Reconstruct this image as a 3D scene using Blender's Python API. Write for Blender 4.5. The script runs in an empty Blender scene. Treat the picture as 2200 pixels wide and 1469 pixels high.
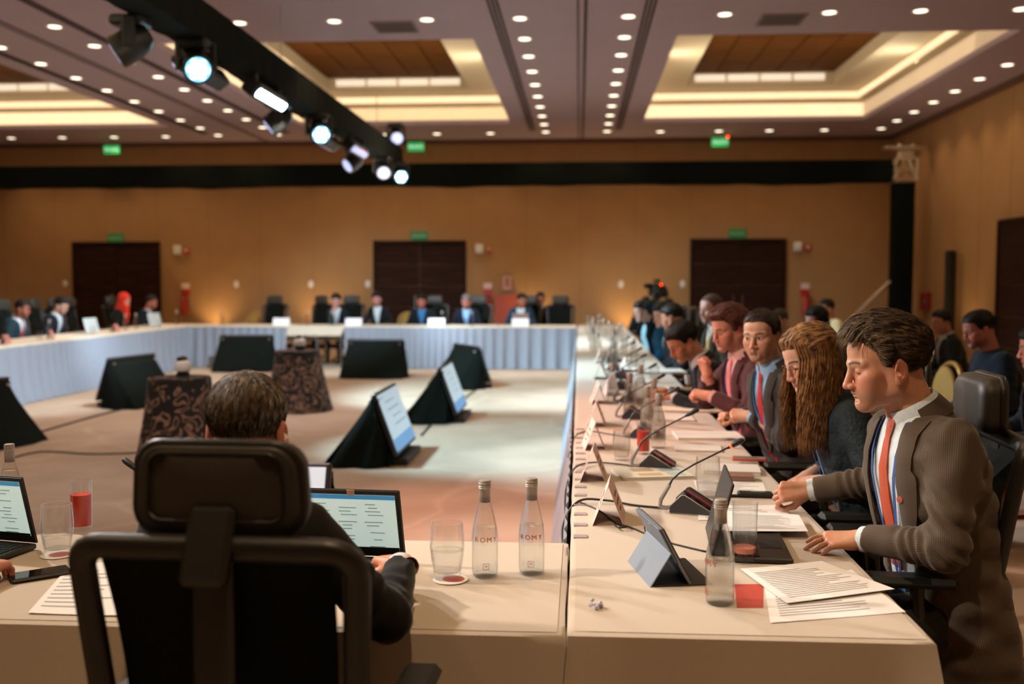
import bpy, bmesh, math, random
import numpy as np
from mathutils import Vector, Matrix, Euler, Quaternion
from mathutils.bvhtree import BVHTree
random.seed(7); np.random.seed(7)
R = math.radians
scene = bpy.context.scene
col = scene.collection

# ---------------------------------------------------------------- camera
FPX, CXP, CYP, CAMH = 2140.0, 1100.0, 734.5, 1.56
PITCH, YAW = math.atan((CYP-603.0)/FPX), R(3.869)
cam_d = bpy.data.cameras.new('camera'); cam = bpy.data.objects.new('camera', cam_d); col.objects.link(cam)
cam_d.sensor_width = 36.0; cam_d.lens = 36.0*FPX/2200.0; cam_d.clip_start = 0.05; cam_d.clip_end = 100
cam.location = (0, 0, CAMH); cam.rotation_euler = (R(90)-PITCH, 0, YAW)
cam_d.dof.use_dof = True; cam_d.dof.focus_distance = 3.05; cam_d.dof.aperture_fstop = 2.0
scene.camera = cam
_fw0 = Vector((-math.sin(YAW), math.cos(YAW), 0)); _rt = Vector((math.cos(YAW), math.sin(YAW), 0))
_fw = _fw0*math.cos(PITCH)-Vector((0, 0, 1))*math.sin(PITCH); _up = Vector((0, 0, 1))*math.cos(PITCH)+_fw0*math.sin(PITCH)
def at(u, v, z=None, y=None, x=None):
    """where the line of sight through a photograph pixel meets a real plane of the room"""
    d = _fw+_rt*((u-CXP)/FPX)-_up*((v-CYP)/FPX)
    if z is not None: t = (z-CAMH)/d.z
    elif y is not None: t = y/d.y
    else: t = x/d.x
    return Vector((0, 0, CAMH))+d*t

# ---------------------------------------------------------------- view, world, lights
scene.view_settings.view_transform = 'Standard'
scene.view_settings.look = 'None'
scene.view_settings.exposure = EXPOSURE = 0.0
scene.view_settings.gamma = 1.0
scene.view_settings.use_curve_mapping = False
scene.cycles.use_denoising = True
scene.cycles.max_bounces = 5; scene.cycles.diffuse_bounces = 3; scene.cycles.glossy_bounces = 2; scene.cycles.use_adaptive_sampling = True; scene.cycles.adaptive_threshold = 0.06; scene.cycles.transparent_max_bounces = 24
scene.cycles.caustics_reflective = False; scene.cycles.caustics_refractive = False
scene.cycles.sample_clamp_indirect = 4.0
wd = bpy.data.worlds.new('world'); scene.world = wd; wd.use_nodes = True
wd.node_tree.nodes['Background'].inputs[0].default_value = (0.9, 0.62, 0.45, 1)
wd.node_tree.nodes['Background'].inputs[1].default_value = 0.02

CEIL, TOP, SEAT = 4.72, 0.75, 0.49
WARM, COOL, NEUT = (1.0, 0.70, 0.40), (0.70, 0.88, 1.0), (1.0, 0.90, 0.80)
def spot(name, loc, target, power, colour, angle=60, blend=0.6, radius=0.06):
    l = bpy.data.lights.new(name, 'SPOT'); l.energy = power; l.color = colour; l.spot_size = R(angle); l.spot_blend = blend
    l.shadow_soft_size = radius
    o = bpy.data.objects.new(name, l); col.objects.link(o); o.location = loc
    o.rotation_euler = (Vector(target)-Vector(loc)).to_track_quat('-Z', 'Y').to_euler()
    return o
# stage beams along the black truss over the middle of the room, plus added fill lamps
KEY = [  # lamp position, aimed at, watts, colour, cone
    ((-3.45, 5.6, 3.50), (0.6, 2.9, 0.9), 760, (1.0, 0.93, 0.87), 46),
    ((-3.45, 2.4, 3.55), (0.9, 3.6, 1.0), 650, (1.0, 0.84, 0.70), 50),  # fill added at the unseen near end of the truss, without a fixture
    ((-3.45, 8.3, 3.40), (0.5, 5.0, 0.8), 1100, (1.0, 0.92, 0.88), 46),
    ((-3.45, 9.6, 3.40), (0.6, 8.6, 0.8), 1700, COOL, 46),
    ((-3.45, 12.2, 3.40), (0.6, 13.0, 0.8), 1700, COOL, 50),
    ((-3.45, 10.6, 3.40), (-7.5, 12.2, 0.8), 1300, COOL, 55),
    ((-3.45, 13.2, 3.40), (-7.4, 15.6, 0.8), 1300, COOL, 55),
    ((-3.45, 13.6, 3.40), (-4.0, 18.0, 0.8), 1300, COOL, 60),
    ((-3.45, 14.4, 3.40), (-0.5, 18.0, 0.8), 1300, COOL, 60),
    ((-3.45, 8.2, 3.40), (-0.65, 9.4, 0.0), 1500, (0.42, 0.82, 1.0), 50),
    ((-3.45, 11.2, 3.40), (-1.1, 13.8, 0.0), 2000, (0.45, 0.82, 1.0), 62),
    ((-3.45, 7.4, 3.40), (-4.2, 8.0, 0.0), 190, (1.0, 0.88, 0.84), 110),  # added wide fill to even out the left floor
    ((-3.45, 11.6, 3.40), (-4.2, 12.4, 0.0), 260, (0.92, 0.88, 0.95), 110),  # added wide fill over the floor farther back
    ((-3.45, 4.6, 3.45), (-0.6, 5.8, 0.0), 1000, (1.0, 0.52, 0.42), 52),
    ((-3.45, 4.4, 3.50), (-0.9, 2.6, 0.7), 430, (1.0, 0.93, 0.87), 50),
]
for p, t, w, c, a in KEY: spot('truss_spot_or_fill', p, t, w, c, a, 0.7, 0.09)

# ---------------------------------------------------------------- helpers
def lin(c):
    if isinstance(c, str): c = [int(c[i:i+2], 16)/255 for i in (0, 2, 4)]
    return tuple(x/12.92 if x <= 0.04045 else ((x+0.055)/1.055)**2.4 for x in c)
MATS = {}
def mat(name, c, rough=0.6, metal=0.0, noise=0.0, nscale=8.0, bump=0.0, bscale=60.0, emit=None, estr=1.0, spec=0.5, sheen=0.0, stretch=None, sss=0.0, attr=None, coat=0.0):
    """procedural principled material: base colour with noise variation, noise bump"""
    if name in MATS: return MATS[name]
    m = bpy.data.materials.new(name); m.use_nodes = True; nt = m.node_tree; n = nt.nodes; L = nt.links
    b = n['Principled BSDF']; c = lin(c)
    b.inputs['Base Color'].default_value = (*c, 1); b.inputs['Roughness'].default_value = rough; b.inputs['Metallic'].default_value = metal
    b.inputs['Specular IOR Level'].default_value = spec; b.inputs['Coat Weight'].default_value = coat
    if sheen: b.inputs['Sheen Weight'].default_value = sheen; b.inputs['Sheen Roughness'].default_value = 0.4
    if sss: b.inputs['Subsurface Weight'].default_value = sss; b.inputs['Subsurface Radius'].default_value = (0.012, 0.005, 0.003); b.inputs['Subsurface Scale'].default_value = 1.0
    tc = n.new('ShaderNodeTexCoord'); vec = tc.outputs['Object']
    if stretch:
        mp = n.new('ShaderNodeMapping'); mp.inputs['Scale'].default_value = stretch; L.new(vec, mp.inputs[0]); vec = mp.outputs[0]
    src = None
    if attr:
        at_ = n.new('ShaderNodeAttribute'); at_.attribute_name = attr; src = at_.outputs['Color']
    if noise:
        t = n.new('ShaderNodeTexNoise'); t.inputs['Scale'].default_value = nscale; t.inputs['Detail'].default_value = 4; L.new(vec, t.inputs['Vector'])
        mr = n.new('ShaderNodeMapRange'); mr.inputs['From Min'].default_value = 0.3; mr.inputs['From Max'].default_value = 0.7
        mr.inputs['To Min'].default_value = 1-noise; mr.inputs['To Max'].default_value = 1+noise; L.new(t.outputs['Fac'], mr.inputs[0])
        vm = n.new('ShaderNodeVectorMath'); vm.operation = 'SCALE'; L.new(mr.outputs[0], vm.inputs['Scale'])
        if src: L.new(src, vm.inputs[0])
        else: vm.inputs[0].default_value = c
        src = vm.outputs[0]
    if src: L.new(src, b.inputs['Base Color'])
    if bump:
        t2 = n.new('ShaderNodeTexNoise'); t2.inputs['Scale'].default_value = bscale; t2.inputs['Detail'].default_value = 3; L.new(vec, t2.inputs['Vector'])
        bp = n.new('ShaderNodeBump'); bp.inputs['Strength'].default_value = bump; bp.inputs['Distance'].default_value = 0.01
        L.new(t2.outputs['Fac'], bp.inputs['Height']); L.new(bp.outputs[0], b.inputs['Normal'])
    if emit is not None:
        b.inputs['Emission Color'].default_value = (*lin(emit), 1); b.inputs['Emission Strength'].default_value = estr
    MATS[name] = m; return m
def glassmat(name, tint=(0.96, 0.97, 0.97), rough=0.02, refl=1.0, refr=0.15):
    if name in MATS: return MATS[name]
    m = bpy.data.materials.new(name); m.use_nodes = True; n = m.node_tree.nodes; L = m.node_tree.links
    n.remove(n['Principled BSDF']); o = n['Material Output']
    t0 = n.new('ShaderNodeBsdfTransparent'); t0.inputs[0].default_value = (*tint, 1); rf = n.new('ShaderNodeBsdfRefraction'); rf.inputs['IOR'].default_value = 1.12; rf.inputs['Roughness'].default_value = 0.0; rf.inputs[0].default_value = (*tint, 1)
    t = n.new('ShaderNodeMixShader'); t.inputs[0].default_value = refr; L.new(t0.outputs[0], t.inputs[1]); L.new(rf.outputs[0], t.inputs[2])
    g = n.new('ShaderNodeBsdfGlossy'); g.inputs['Roughness'].default_value = rough; g.inputs[0].default_value = (refl, refl, refl, 1)
    f = n.new('ShaderNodeFresnel'); f.inputs[0].default_value = 1.5
    ge = n.new('ShaderNodeNewGeometry'); iv = n.new('ShaderNodeMath'); iv.operation = 'SUBTRACT'; iv.inputs[0].default_value = 1.0; L.new(ge.outputs['Backfacing'], iv.inputs[1])
    mu = n.new('ShaderNodeMath'); mu.operation = 'MULTIPLY'; L.new(f.outputs[0], mu.inputs[0]); L.new(iv.outputs[0], mu.inputs[1])
    m2 = n.new('ShaderNodeMath'); m2.operation = 'MULTIPLY'; m2.inputs[1].default_value = 1.0; L.new(mu.outputs[0], m2.inputs[0])
    x = n.new('ShaderNodeMixShader'); L.new(m2.outputs[0], x.inputs[0]); L.new(t.outputs[0], x.inputs[1]); L.new(g.outputs[0], x.inputs[2])
    L.new(x.outputs[0], o.inputs[0]); MATS[name] = m; return m
def nodes_of(m): return m.node_tree.nodes, m.node_tree.links, m.node_tree.nodes['Principled BSDF']

class G:
    """collects shapes, builds them as one mesh object"""
    def __init__(s): s.v = []; s.f = []
    def add(s, V, F, M=None):
        o = len(s.v)
        s.v += [tuple(M @ Vector(p)) for p in V] if M is not None else [tuple(p) for p in V]
        s.f += [tuple(i+o for i in q) for q in F]; return s
    def box(s, c, d, bev=0.0, M=None):
        hx, hy, hz = d[0]/2, d[1]/2, d[2]/2; T = Matrix.Translation(c) if M is None else M @ Matrix.Translation(c)
        if bev <= 0:
            V = [(x*hx, y*hy, z*hz) for x in (-1, 1) for y in (-1, 1) for z in (-1, 1)]
            F = [(0, 1, 3, 2), (4, 6, 7, 5), (0, 4, 5, 1), (2, 3, 7, 6), (0, 2, 6, 4), (1, 5, 7, 3)]
            return s.add(V, F, T)
        b = min(bev, hx*.95, hy*.95, hz*.95); V = []; idx = {}
        for x in (-1, 1):
            for y in (-1, 1):
                for z in (-1, 1):
                    for a in range(3):
                        p = [x*(hx-b), y*(hy-b), z*(hz-b)]; p[a] = (x*hx, y*hy, z*hz)[a]; idx[(x, y, z, a)] = len(V); V.append(p)
        F = []; k = idx
        for a in range(3):
            o1, o2 = (a+1) % 3, (a+2) % 3
            for sg in (-1, 1):
                q = []
                for s1, s2 in ((-1, -1), (1, -1), (1, 1), (-1, 1)):
                    t = [0, 0, 0]; t[a] = sg; t[o1] = s1; t[o2] = s2; q.append(k[(*t, a)])
                F.append(q if sg > 0 else q[::-1])
        for a in range(3):
            o1, o2 = (a+1) % 3, (a+2) % 3
            for s1 in (-1, 1):
                for s2 in (-1, 1):
                    t = [0, 0, 0]; t[o1] = s1; t[o2] = s2; A = list(t); B = list(t); A[a] = -1; B[a] = 1
                    F.append((k[(*A, o1)], k[(*B, o1)], k[(*B, o2)], k[(*A, o2)]))
        for x in (-1, 1):
            for y in (-1, 1):
                for z in (-1, 1): F.append((k[(x, y, z, 0)], k[(x, y, z, 1)], k[(x, y, z, 2)]))
        return s.add(V, F, T)
    def tube(s, pts, r, seg=8, M=None, closed=False, flat=None):
        P = [Vector(p) for p in pts]; n = len(P); rr = r if isinstance(r, (list, tuple)) else [r]*n; V = []; F = []
        up = None
        for i in range(n):
            if closed: t = (P[(i+1) % n]-P[i-1])
            else: t = (P[min(i+1, n-1)]-P[max(i-1, 0)])
            t.normalize()
            if up is None:
                up = Vector((0, 0, 1)) if abs(t.z) < .9 else Vector((1, 0, 0))
            a = t.cross(up)
            if a.length < 1e-5: a = t.orthogonal()
            a.normalize(); b = a.cross(t).normalized(); up = b
            for j in range(seg):
                q = 2*math.pi*j/seg; ca, sb = math.cos(q), math.sin(q)
                if flat: sb *= flat
                V.append(P[i]+a*(rr[i]*ca)+b*(rr[i]*sb))
        for i in range(n if closed else n-1):
            for j in range(seg):
                i2 = (i+1) % n; F.append((i*seg+j, i*seg+(j+1) % seg, i2*seg+(j+1) % seg, i2*seg+j))
        if not closed:
            F.append(tuple(range(seg))[::-1]); F.append(tuple((n-1)*seg+j for j in range(seg)))
        return s.add(V, F, M)
    def lathe(s, prof, seg=24, M=None, sy=1.0):
        V = []; F = []; n = len(prof)
        for r, z in prof:
            for j in range(seg):
                q = 2*math.pi*j/seg; V.append((r*math.cos(q), r*math.sin(q)*sy, z))
        for i in range(n-1):
            for j in range(seg): F.append((i*seg+j, i*seg+(j+1) % seg, (i+1)*seg+(j+1) % seg, (i+1)*seg+j))
        if prof[0][0] > 1e-6: F.append(tuple(range(seg))[::-1])
        if prof[-1][0] > 1e-6: F.append(tuple((n-1)*seg+j for j in range(seg)))
        return s.add(V, F, M)
    def prism(s, poly, h, M=None):
        n = len(poly); V = [(x, y, 0) for x, y in poly]+[(x, y, h) for x, y in poly]
        F = [tuple(range(n))[::-1], tuple(range(n, 2*n))]+[(i, (i+1) % n, n+(i+1) % n, n+i) for i in range(n)]
        return s.add(V, F, M)
    def grid(s, fn, nu, nv, M=None, wrap=False):
        V = [fn(i/(nu if wrap else nu-1), j/(nv-1)) for j in range(nv) for i in range(nu)]; F = []
        for j in range(nv-1):
            for i in range(nu if wrap else nu-1):
                i2 = (i+1) % nu; F.append((j*nu+i, j*nu+i2, (j+1)*nu+i2, (j+1)*nu+i))
        return s.add(V, F, M)
    def sheet(s, V2, F, th):
        """close a one-sided sheet (list of points, quads) into a thin solid along vertex normals"""
        me = bpy.data.meshes.new('t'); me.from_pydata([tuple(p) for p in V2], [], F); me.update()
        nr = [Vector(v.normal) for v in me.vertices]; n = len(V2); bpy.data.meshes.remove(me)
        V = [Vector(p) for p in V2]+[Vector(p)-nr[i]*th for i, p in enumerate(V2)]
        ec = {}
        for q in F:
            for a, b in zip(q, q[1:]+q[:1]): ec[(a, b)] = 1
        FF = [tuple(q) for q in F]+[tuple(n+i for i in q[::-1]) for q in F]
        for a, b in ec:
            if (b, a) not in ec: FF.append((b, a, a+n, b+n))
        return s.add(V, FF)
    def build(s, name, m, parent=None, smooth=35, loc=None, fix=True):
        me = bpy.data.meshes.new(name); me.from_pydata(s.v, [], s.f); me.update()
        if fix:
            bm = bmesh.new(); bm.from_mesh(me); bmesh.ops.recalc_face_normals(bm, faces=bm.faces); bm.to_mesh(me); bm.free()
        if smooth:
            me.polygons.foreach_set('use_smooth', [True]*len(me.polygons))
            if smooth < 180: me.set_sharp_from_angle(angle=R(smooth))
        o = bpy.data.objects.new(name, me); col.objects.link(o)
        for q in (m if isinstance(m, (list, tuple)) else [m]): me.materials.append(q)
        if parent is not None: o.parent = parent
        if loc is not None: o.location = loc
        return o
def rot(rx=0, ry=0, rz=0, t=(0, 0, 0)): return Matrix.Translation(t) @ Euler((R(rx), R(ry), R(rz))).to_matrix().to_4x4()
def tag(o, label=None, cat=None, group=None, kind=None):
    if label: o['label'] = label
    if cat: o['category'] = cat
    if group: o['group'] = group
    if kind: o['kind'] = kind
    return o
def thing(name, label, cat, loc=(0, 0, 0), rz=0, group=None):
    o = bpy.data.objects.new(name, None); col.objects.link(o); o.location = loc; o.rotation_euler = (0, 0, R(rz)); o.empty_display_size = 0.1
    return tag(o, label, cat, group)
def dup(root, loc, rz=None, label=None, group=None, scale=None):
    def cp(o, par):
        c = o.copy(); col.objects.link(c); c.parent = par
        for ch in o.children: cp(ch, c)
        return c
    r = cp(root, None); r.location = loc
    if rz is not None: r.rotation_euler = (0, 0, R(rz))
    if label: r['label'] = label
    if group: r['group'] = group
    if scale: r.scale = scale
    return r
def text(name, s, size, m, parent, M, align='CENTER', ext=0.0006):
    c = bpy.data.curves.new(name, 'FONT'); c.body = s; c.size = size; c.align_x = align; c.align_y = 'CENTER'; c.extrude = ext; c.resolution_u = 2
    t = bpy.data.objects.new(name, c); me = bpy.data.meshes.new_from_object(t); bpy.data.objects.remove(t); bpy.data.curves.remove(c)
    o = bpy.data.objects.new(name, me); col.objects.link(o); me.materials.clear(); me.materials.append(m); o.parent = parent; o.matrix_local = M
    return o
def interp(x, xs, ys): return float(np.interp(x, xs, ys))
# ================================================================ materials
def wall_mat():
    m = mat('wall_fabric', 'B07844', 0.8, noise=0.06, nscale=3, bump=0.05, bscale=150); return m
M_wall = mat('wall_fabric', 'AA7E50', 0.85, noise=0.05, nscale=2.0, bump=0.04, bscale=200)
M_ceil = mat('ceiling_paint', 'BCA9B4', 0.9, noise=0.02, nscale=1.5)
M_slot = mat('slot_dark', '3A2A28', 0.9)
M_cream = mat('cove_cream', 'E8D6B4', 0.8)
M_black = mat('black_drape', '0C120E', 0.95, noise=0.15, nscale=6, spec=0.15)
M_blackp = mat('black_plastic', '14160F', 0.45, noise=0.05)
M_darkp = mat('dark_plastic', '1B1A18', 0.5)
M_steel = mat('brushed_steel', 'B9B6B0', 0.3, 1.0)
M_alu = mat('truss_aluminium', 'D8CDBE', 0.35, 0.9)
M_white = mat('white_plastic', 'E6E0D6', 0.5)
M_red = mat('red_enamel', 'B8281E', 0.5)
M_gold = mat('gold_frame', 'B98E48', 0.4, 0.6)
M_goldcloth = mat('gold_cloth', 'A8803F', 0.8, noise=0.1)
M_paper = mat('paper', 'E9E4E0', 0.85, noise=0.015, nscale=5)
M_ink = mat('ink', 'A9A4A2', 0.8)
M_linen = mat('linen_cloth', 'C0B1A0', 0.9, noise=0.06, nscale=420, bump=0.12, bscale=600, sheen=0.2)
M_linen2 = mat('linen_cloth_far', 'D9C8B2', 0.9, noise=0.04, nscale=40)
M_skirt = mat('skirt_satin', '8A8E99', 0.55, noise=0.04, nscale=30, sheen=0.3)
M_glass = glassmat('clear_glass', (0.985, 0.99, 0.99))
M_bottle = glassmat('bottle_glass', (0.955, 0.965, 0.96), 0.02, 1.0, 0.4)
M_water = glassmat('water', (0.985, 0.99, 0.99), 0.0)
M_juice = mat('juice_red', 'E0402A', 0.25, noise=0.05, nscale=60, emit=None)
M_juice2 = mat('juice_pulp', 'E88870', 0.35)
M_lampglow = mat('downlight_lens', 'FFF4DC', 0.5, emit='FFF0D2', estr=3.2)
M_cove = mat('cove_face_glow', 'FFEBC8', 0.6, emit='FFEFD8', estr=0.72)  # emission stands in for cove light falling on the riser faces
M_led = mat('led_cool', 'DFF6FF', 0.4, emit='C9F0FF', estr=14.0)
M_ledring = mat('led_cyan', '9FE4FF', 0.4, emit='5CC8FF', estr=2.2)
M_led2 = mat('led_cool_dim', 'DFE8FF', 0.4, emit='B9C8FF', estr=0.9)
M_redled = mat('red_led', 'FF3018', 0.4, emit='FF2A10', estr=8.0)
def wood_mat(name, a, b, sc=(1, 12, 1)):
    m = mat(name, a, 0.75, spec=0.15); n, L, bs = nodes_of(m)
    tc = n.new('ShaderNodeTexCoord'); mp = n.new('ShaderNodeMapping'); mp.inputs['Scale'].default_value = sc; L.new(tc.outputs['Object'], mp.inputs[0])
    t = n.new('ShaderNodeTexNoise'); t.inputs['Scale'].default_value = 1.6; t.inputs['Detail'].default_value = 6; L.new(mp.outputs[0], t.inputs['Vector'])
    r = n.new('ShaderNodeValToRGB'); r.color_ramp.elements[0].position = 0.35; r.color_ramp.elements[1].position = 0.68
    r.color_ramp.elements[0].color = (*lin(a), 1); r.color_ramp.elements[1].color = (*lin(b), 1)
    L.new(t.outputs['Fac'], r.inputs[0]); L.new(r.outputs[0], bs.inputs['Base Color']); return m
M_wood = wood_mat('ceiling_wood', '4E2A06', '74440E', (0.6, 7, 1))
M_door = wood_mat('door_wood', '23110A', '3A1E12', (0.7, 1, 9))
M_redwood = wood_mat('red_wood', '8A3416', 'B04A20', (3, 3, 9))
def carpet():
    m = mat('carpet', 'C9A88E', 0.95, spec=0.1); n, L, b = nodes_of(m)
    tc = n.new('ShaderNodeTexCoord')
    v = n.new('ShaderNodeTexVoronoi'); v.feature = 'DISTANCE_TO_EDGE'; v.inputs['Scale'].default_value = 0.55
    nz = n.new('ShaderNodeTexNoise'); nz.inputs['Scale'].default_value = 0.7; nz.inputs['Detail'].default_value = 3
    ad = n.new('ShaderNodeMixRGB'); ad.blend_type = 'ADD'; ad.inputs[0].default_value = 1.2
    L.new(tc.outputs['Object'], nz.inputs['Vector']); L.new(tc.outputs['Object'], ad.inputs[1]); L.new(nz.outputs['Color'], ad.inputs[2]); L.new(ad.outputs[0], v.inputs['Vector'])
    r = n.new('ShaderNodeValToRGB'); e = r.color_ramp.elements
    e[0].position = 0.0; e[0].color = (*lin('CCB49E'), 1); e[1].position = 0.03; e[1].color = (*lin('C2A994'), 1)
    L.new(v.outputs['Distance'], r.inputs[0])
    f = n.new('ShaderNodeTexNoise'); f.inputs['Scale'].default_value = 2.2; f.inputs['Detail'].default_value = 5; L.new(tc.outputs['Object'], f.inputs['Vector'])
    mx = n.new('ShaderNodeMixRGB'); mx.blend_type = 'MULTIPLY'; mx.inputs[0].default_value = 0.35; L.new(r.outputs[0], mx.inputs[1]); L.new(f.outputs['Fac'], mx.inputs[2])
    L.new(mx.outputs[0], b.inputs['Base Color'])
    g = n.new('ShaderNodeTexNoise'); g.inputs['Scale'].default_value = 300; bp = n.new('ShaderNodeBump'); bp.inputs['Strength'].default_value = 0.3; bp.inputs['Distance'].default_value = 0.004
    L.new(tc.outputs['Object'], g.inputs['Vector']); L.new(g.outputs['Fac'], bp.inputs['Height']); L.new(bp.outputs[0], b.inputs['Normal']); return m
M_carpet = carpet()
def damask():
    m = mat('damask_cloth', '17130F', 0.6); n, L, b = nodes_of(m)
    tc = n.new('ShaderNodeTexCoord'); nz = n.new('ShaderNodeTexNoise'); nz.inputs['Scale'].default_value = 5.0; nz.inputs['Detail'].default_value = 0.3; nz.inputs['Distortion'].default_value = 2.2
    L.new(tc.outputs['Object'], nz.inputs['Vector'])
    w = n.new('ShaderNodeMath'); w.operation = 'MULTIPLY'; w.inputs[1].default_value = 22.0; L.new(nz.outputs['Fac'], w.inputs[0])
    s_ = n.new('ShaderNodeMath'); s_.operation = 'SINE'; L.new(w.outputs[0], s_.inputs[0])
    r = n.new('ShaderNodeValToRGB'); e = r.color_ramp.elements; e[0].position = 0.58; e[0].color = (*lin('080706'), 1); e[1].position = 0.70; e[1].color = (*lin('8A6A55'), 1)
    L.new(s_.outputs[0], r.inputs[0]); L.new(r.outputs[0], b.inputs['Base Color']); return m
M_damask = damask()

# ================================================================ room shell
XL, XR, YB, YF = -13.95, 6.80, 22.50, -5.0
def struct(name, g, m, parent=None, **k):
    o = g.build(name, m, parent, **k)
    if parent is None: o['kind'] = 'structure'
    return o
struct('floor', G().box(((XL+XR)/2, (YB+YF)/2, -0.05), (XR-XL+0.4, YB-YF+0.4, 0.1)), M_carpet, smooth=0)
wall_far = struct('wall_far', G().box(((XL+XR)/2, YB+0.1, 2.7), (XR-XL+0.4, 0.2, 5.6)), M_wall, smooth=0)
wall_right = struct('wall_right', G().box((XR+0.1, (YB+YF)/2, 2.7), (0.2, YB-YF, 5.6)), M_wall, smooth=0)
struct('wall_left', G().box((XL-0.1, (YB+YF)/2, 2.7), (0.2, YB-YF, 5.6)), M_wall, smooth=0)
struct('wall_near', G().box(((XL+XR)/2, YF-0.1, 2.7), (XR-XL+0.4, 0.2, 5.6)), M_wall, smooth=0)
# ceiling slab with openings for the coffers
COF = [(1.25, 5.55, 13.2, 20.25), (-5.70, -1.40, 13.2, 20.25), (-12.75, -8.45, 13.2, 20.25),
       (1.25, 5.55, 2.6, 9.8), (-5.70, -1.40, 2.6, 9.8), (-12.75, -8.45, 2.6, 9.8)]
g = G(); xs = sorted({XL, XR, *[c[0] for c in COF], *[c[1] for c in COF]}); ys = sorted({YF, YB, *[c[2] for c in COF], *[c[3] for c in COF]})
for i in range(len(xs)-1):
    for j in range(len(ys)-1):
        cx, cy = (xs[i]+xs[i+1])/2, (ys[j]+ys[j+1])/2
        if not any(c[0] < cx < c[1] and c[2] < cy < c[3] for c in COF):
            g.box((cx, cy, CEIL+0.04), (xs[i+1]-xs[i], ys[j+1]-ys[j], 0.08))
ceiling = struct('ceiling', g, M_ceil, smooth=0)
def ring(x0, x1, y0, y1, w, z0, z1, g=None):
    g = g or G()
    g.box(((x0+x1)/2, y0+w/2, (z0+z1)/2), (x1-x0, w, z1-z0)); g.box(((x0+x1)/2, y1-w/2, (z0+z1)/2), (x1-x0, w, z1-z0))
    g.box((x0+w/2, (y0+y1)/2, (z0+z1)/2), (w, y1-y0-2*w, z1-z0)); g.box((x1-w/2, (y0+y1)/2, (z0+z1)/2), (w, y1-y0-2*w, z1-z0)); return g
for ci, (x0, x1, y0, y1) in enumerate(COF):
    ring(x0-0.06, x1+0.06, y0-0.06, y1+0.06, 0.06, CEIL+0.08, CEIL+0.36).build('coffer_riser', M_cream, ceiling, smooth=0)
    ring(x0-0.012, x1+0.012, y0-0.012, y1+0.012, 0.012, CEIL+0.085, CEIL+0.33).build('cove_glow_face', M_cove, ceiling, smooth=0)  # glowing band laid over the riser so it looks lit by the cove
    ring(x0-0.06, x1+0.06, y0-0.06, y1+0.06, 0.20, CEIL+0.36, CEIL+0.40).build('coffer_step', M_cream, ceiling, smooth=0)
    a = 0.14
    ring(x0+a-0.06, x1-a+0.06, y0+a-0.06, y1-a+0.06, 0.06, CEIL+0.40, CEIL+0.56).build('coffer_riser', M_cream, ceiling, smooth=0)
    ring(x0+a-0.012, x1-a+0.012, y0+a-0.012, y1-a+0.012, 0.012, CEIL+0.405, CEIL+0.53).build('cove_glow_face', M_cove, ceiling, smooth=0)
    ring(x0+a, x1-a, y0+a, y1-a, 0.62, CEIL+0.56, CEIL+0.60).build('coffer_ledge', M_cream, ceiling, smooth=0)
    p0, p1, q0, q1 = x0+a+0.62, x1-a-0.62, y0+a+0.62, y1-a-0.62
    ring(p0-0.04, p1+0.04, q0-0.04, q1+0.04, 0.04, CEIL+0.60, CEIL+0.80).build('coffer_riser', M_cream, ceiling, smooth=0)
    for sgm in range(4):   # far riser face, its cove light put in as emission
        w = (p1-p0-0.3)/4; G().box((p0+0.15+w*(sgm+0.5), q1-0.01, CEIL+0.70), (w-0.05, 0.02, 0.12)).build('cove_glow_face', M_cove, ceiling, smooth=0)
    nx, ny = 5, 6
    for i in range(nx):
        for j in range(ny):
            w, h = (p1-p0)/nx, (q1-q0)/ny
            o = G().box((0, 0, 0), (w-0.025, h-0.02, 0.03), 0.004).build('wood_panel', M_wood, ceiling, smooth=0, loc=(p0+w*(i+.5), q0+h*(j+.5), CEIL+0.80+0.006*((i+j) % 2)))
    G().box(((p0+p1)/2, (q0+q1)/2, CEIL+0.86), (p1-p0+0.1, q1-q0+0.1, 0.04)).build('coffer_back', M_wood, ceiling, smooth=0)
    # the tubes' light washes the ledge
    for (lx, ly, sx, sy) in ((x0+0.10, (y0+y1)/2, 0.05, y1-y0-0.5), (x1-0.10, (y0+y1)/2, 0.05, y1-y0-0.5), ((x0+x1)/2, y1-0.10, x1-x0-0.5, 0.05), ((x0+x1)/2, y0+0.10, x1-x0-0.5, 0.05)):
        l = bpy.data.lights.new('cove_tube', 'AREA'); l.shape = 'RECTANGLE'; l.size = sx; l.size_y = sy; l.energy = 55; l.color = (1.0, 0.87, 0.66)
        o = bpy.data.objects.new('cove_tube', l); col.objects.link(o); o.location = (lx, ly, CEIL+0.42)
        inw = Vector(((x0+x1)/2-lx, (y0+y1)/2-ly, 0)); inw = Vector((math.copysign(1, inw.x) if sx < 1 else 0, math.copysign(1, inw.y) if sy < 1 else 0, 0.6))
        o.rotation_euler = inw.to_track_quat('-Z', 'Y').to_euler()
        if sy < 1: o.rotation_euler = inw.to_track_quat('-Z', 'Y').to_euler()
# slots and partition tracks
def slot(x, y0, y1, w=0.03, n=3):
    for k in range(n): G().box((x+(k-(n-1)/2)*0.05, (y0+y1)/2, CEIL-0.002), (w, y1-y0, 0.012)).build('air_slot', M_slot, ceiling, smooth=0)
for x in (-1.0, 0.80, -8.05, -6.25): slot(x, 2.0, 21.2, 0.028, 3)
for x in (-0.03, -7.15):
    slot(x, YF, YB-0.1, 0.02, 1); slot(x+0.09, YF, YB-0.1, 0.035, 1)
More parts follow.
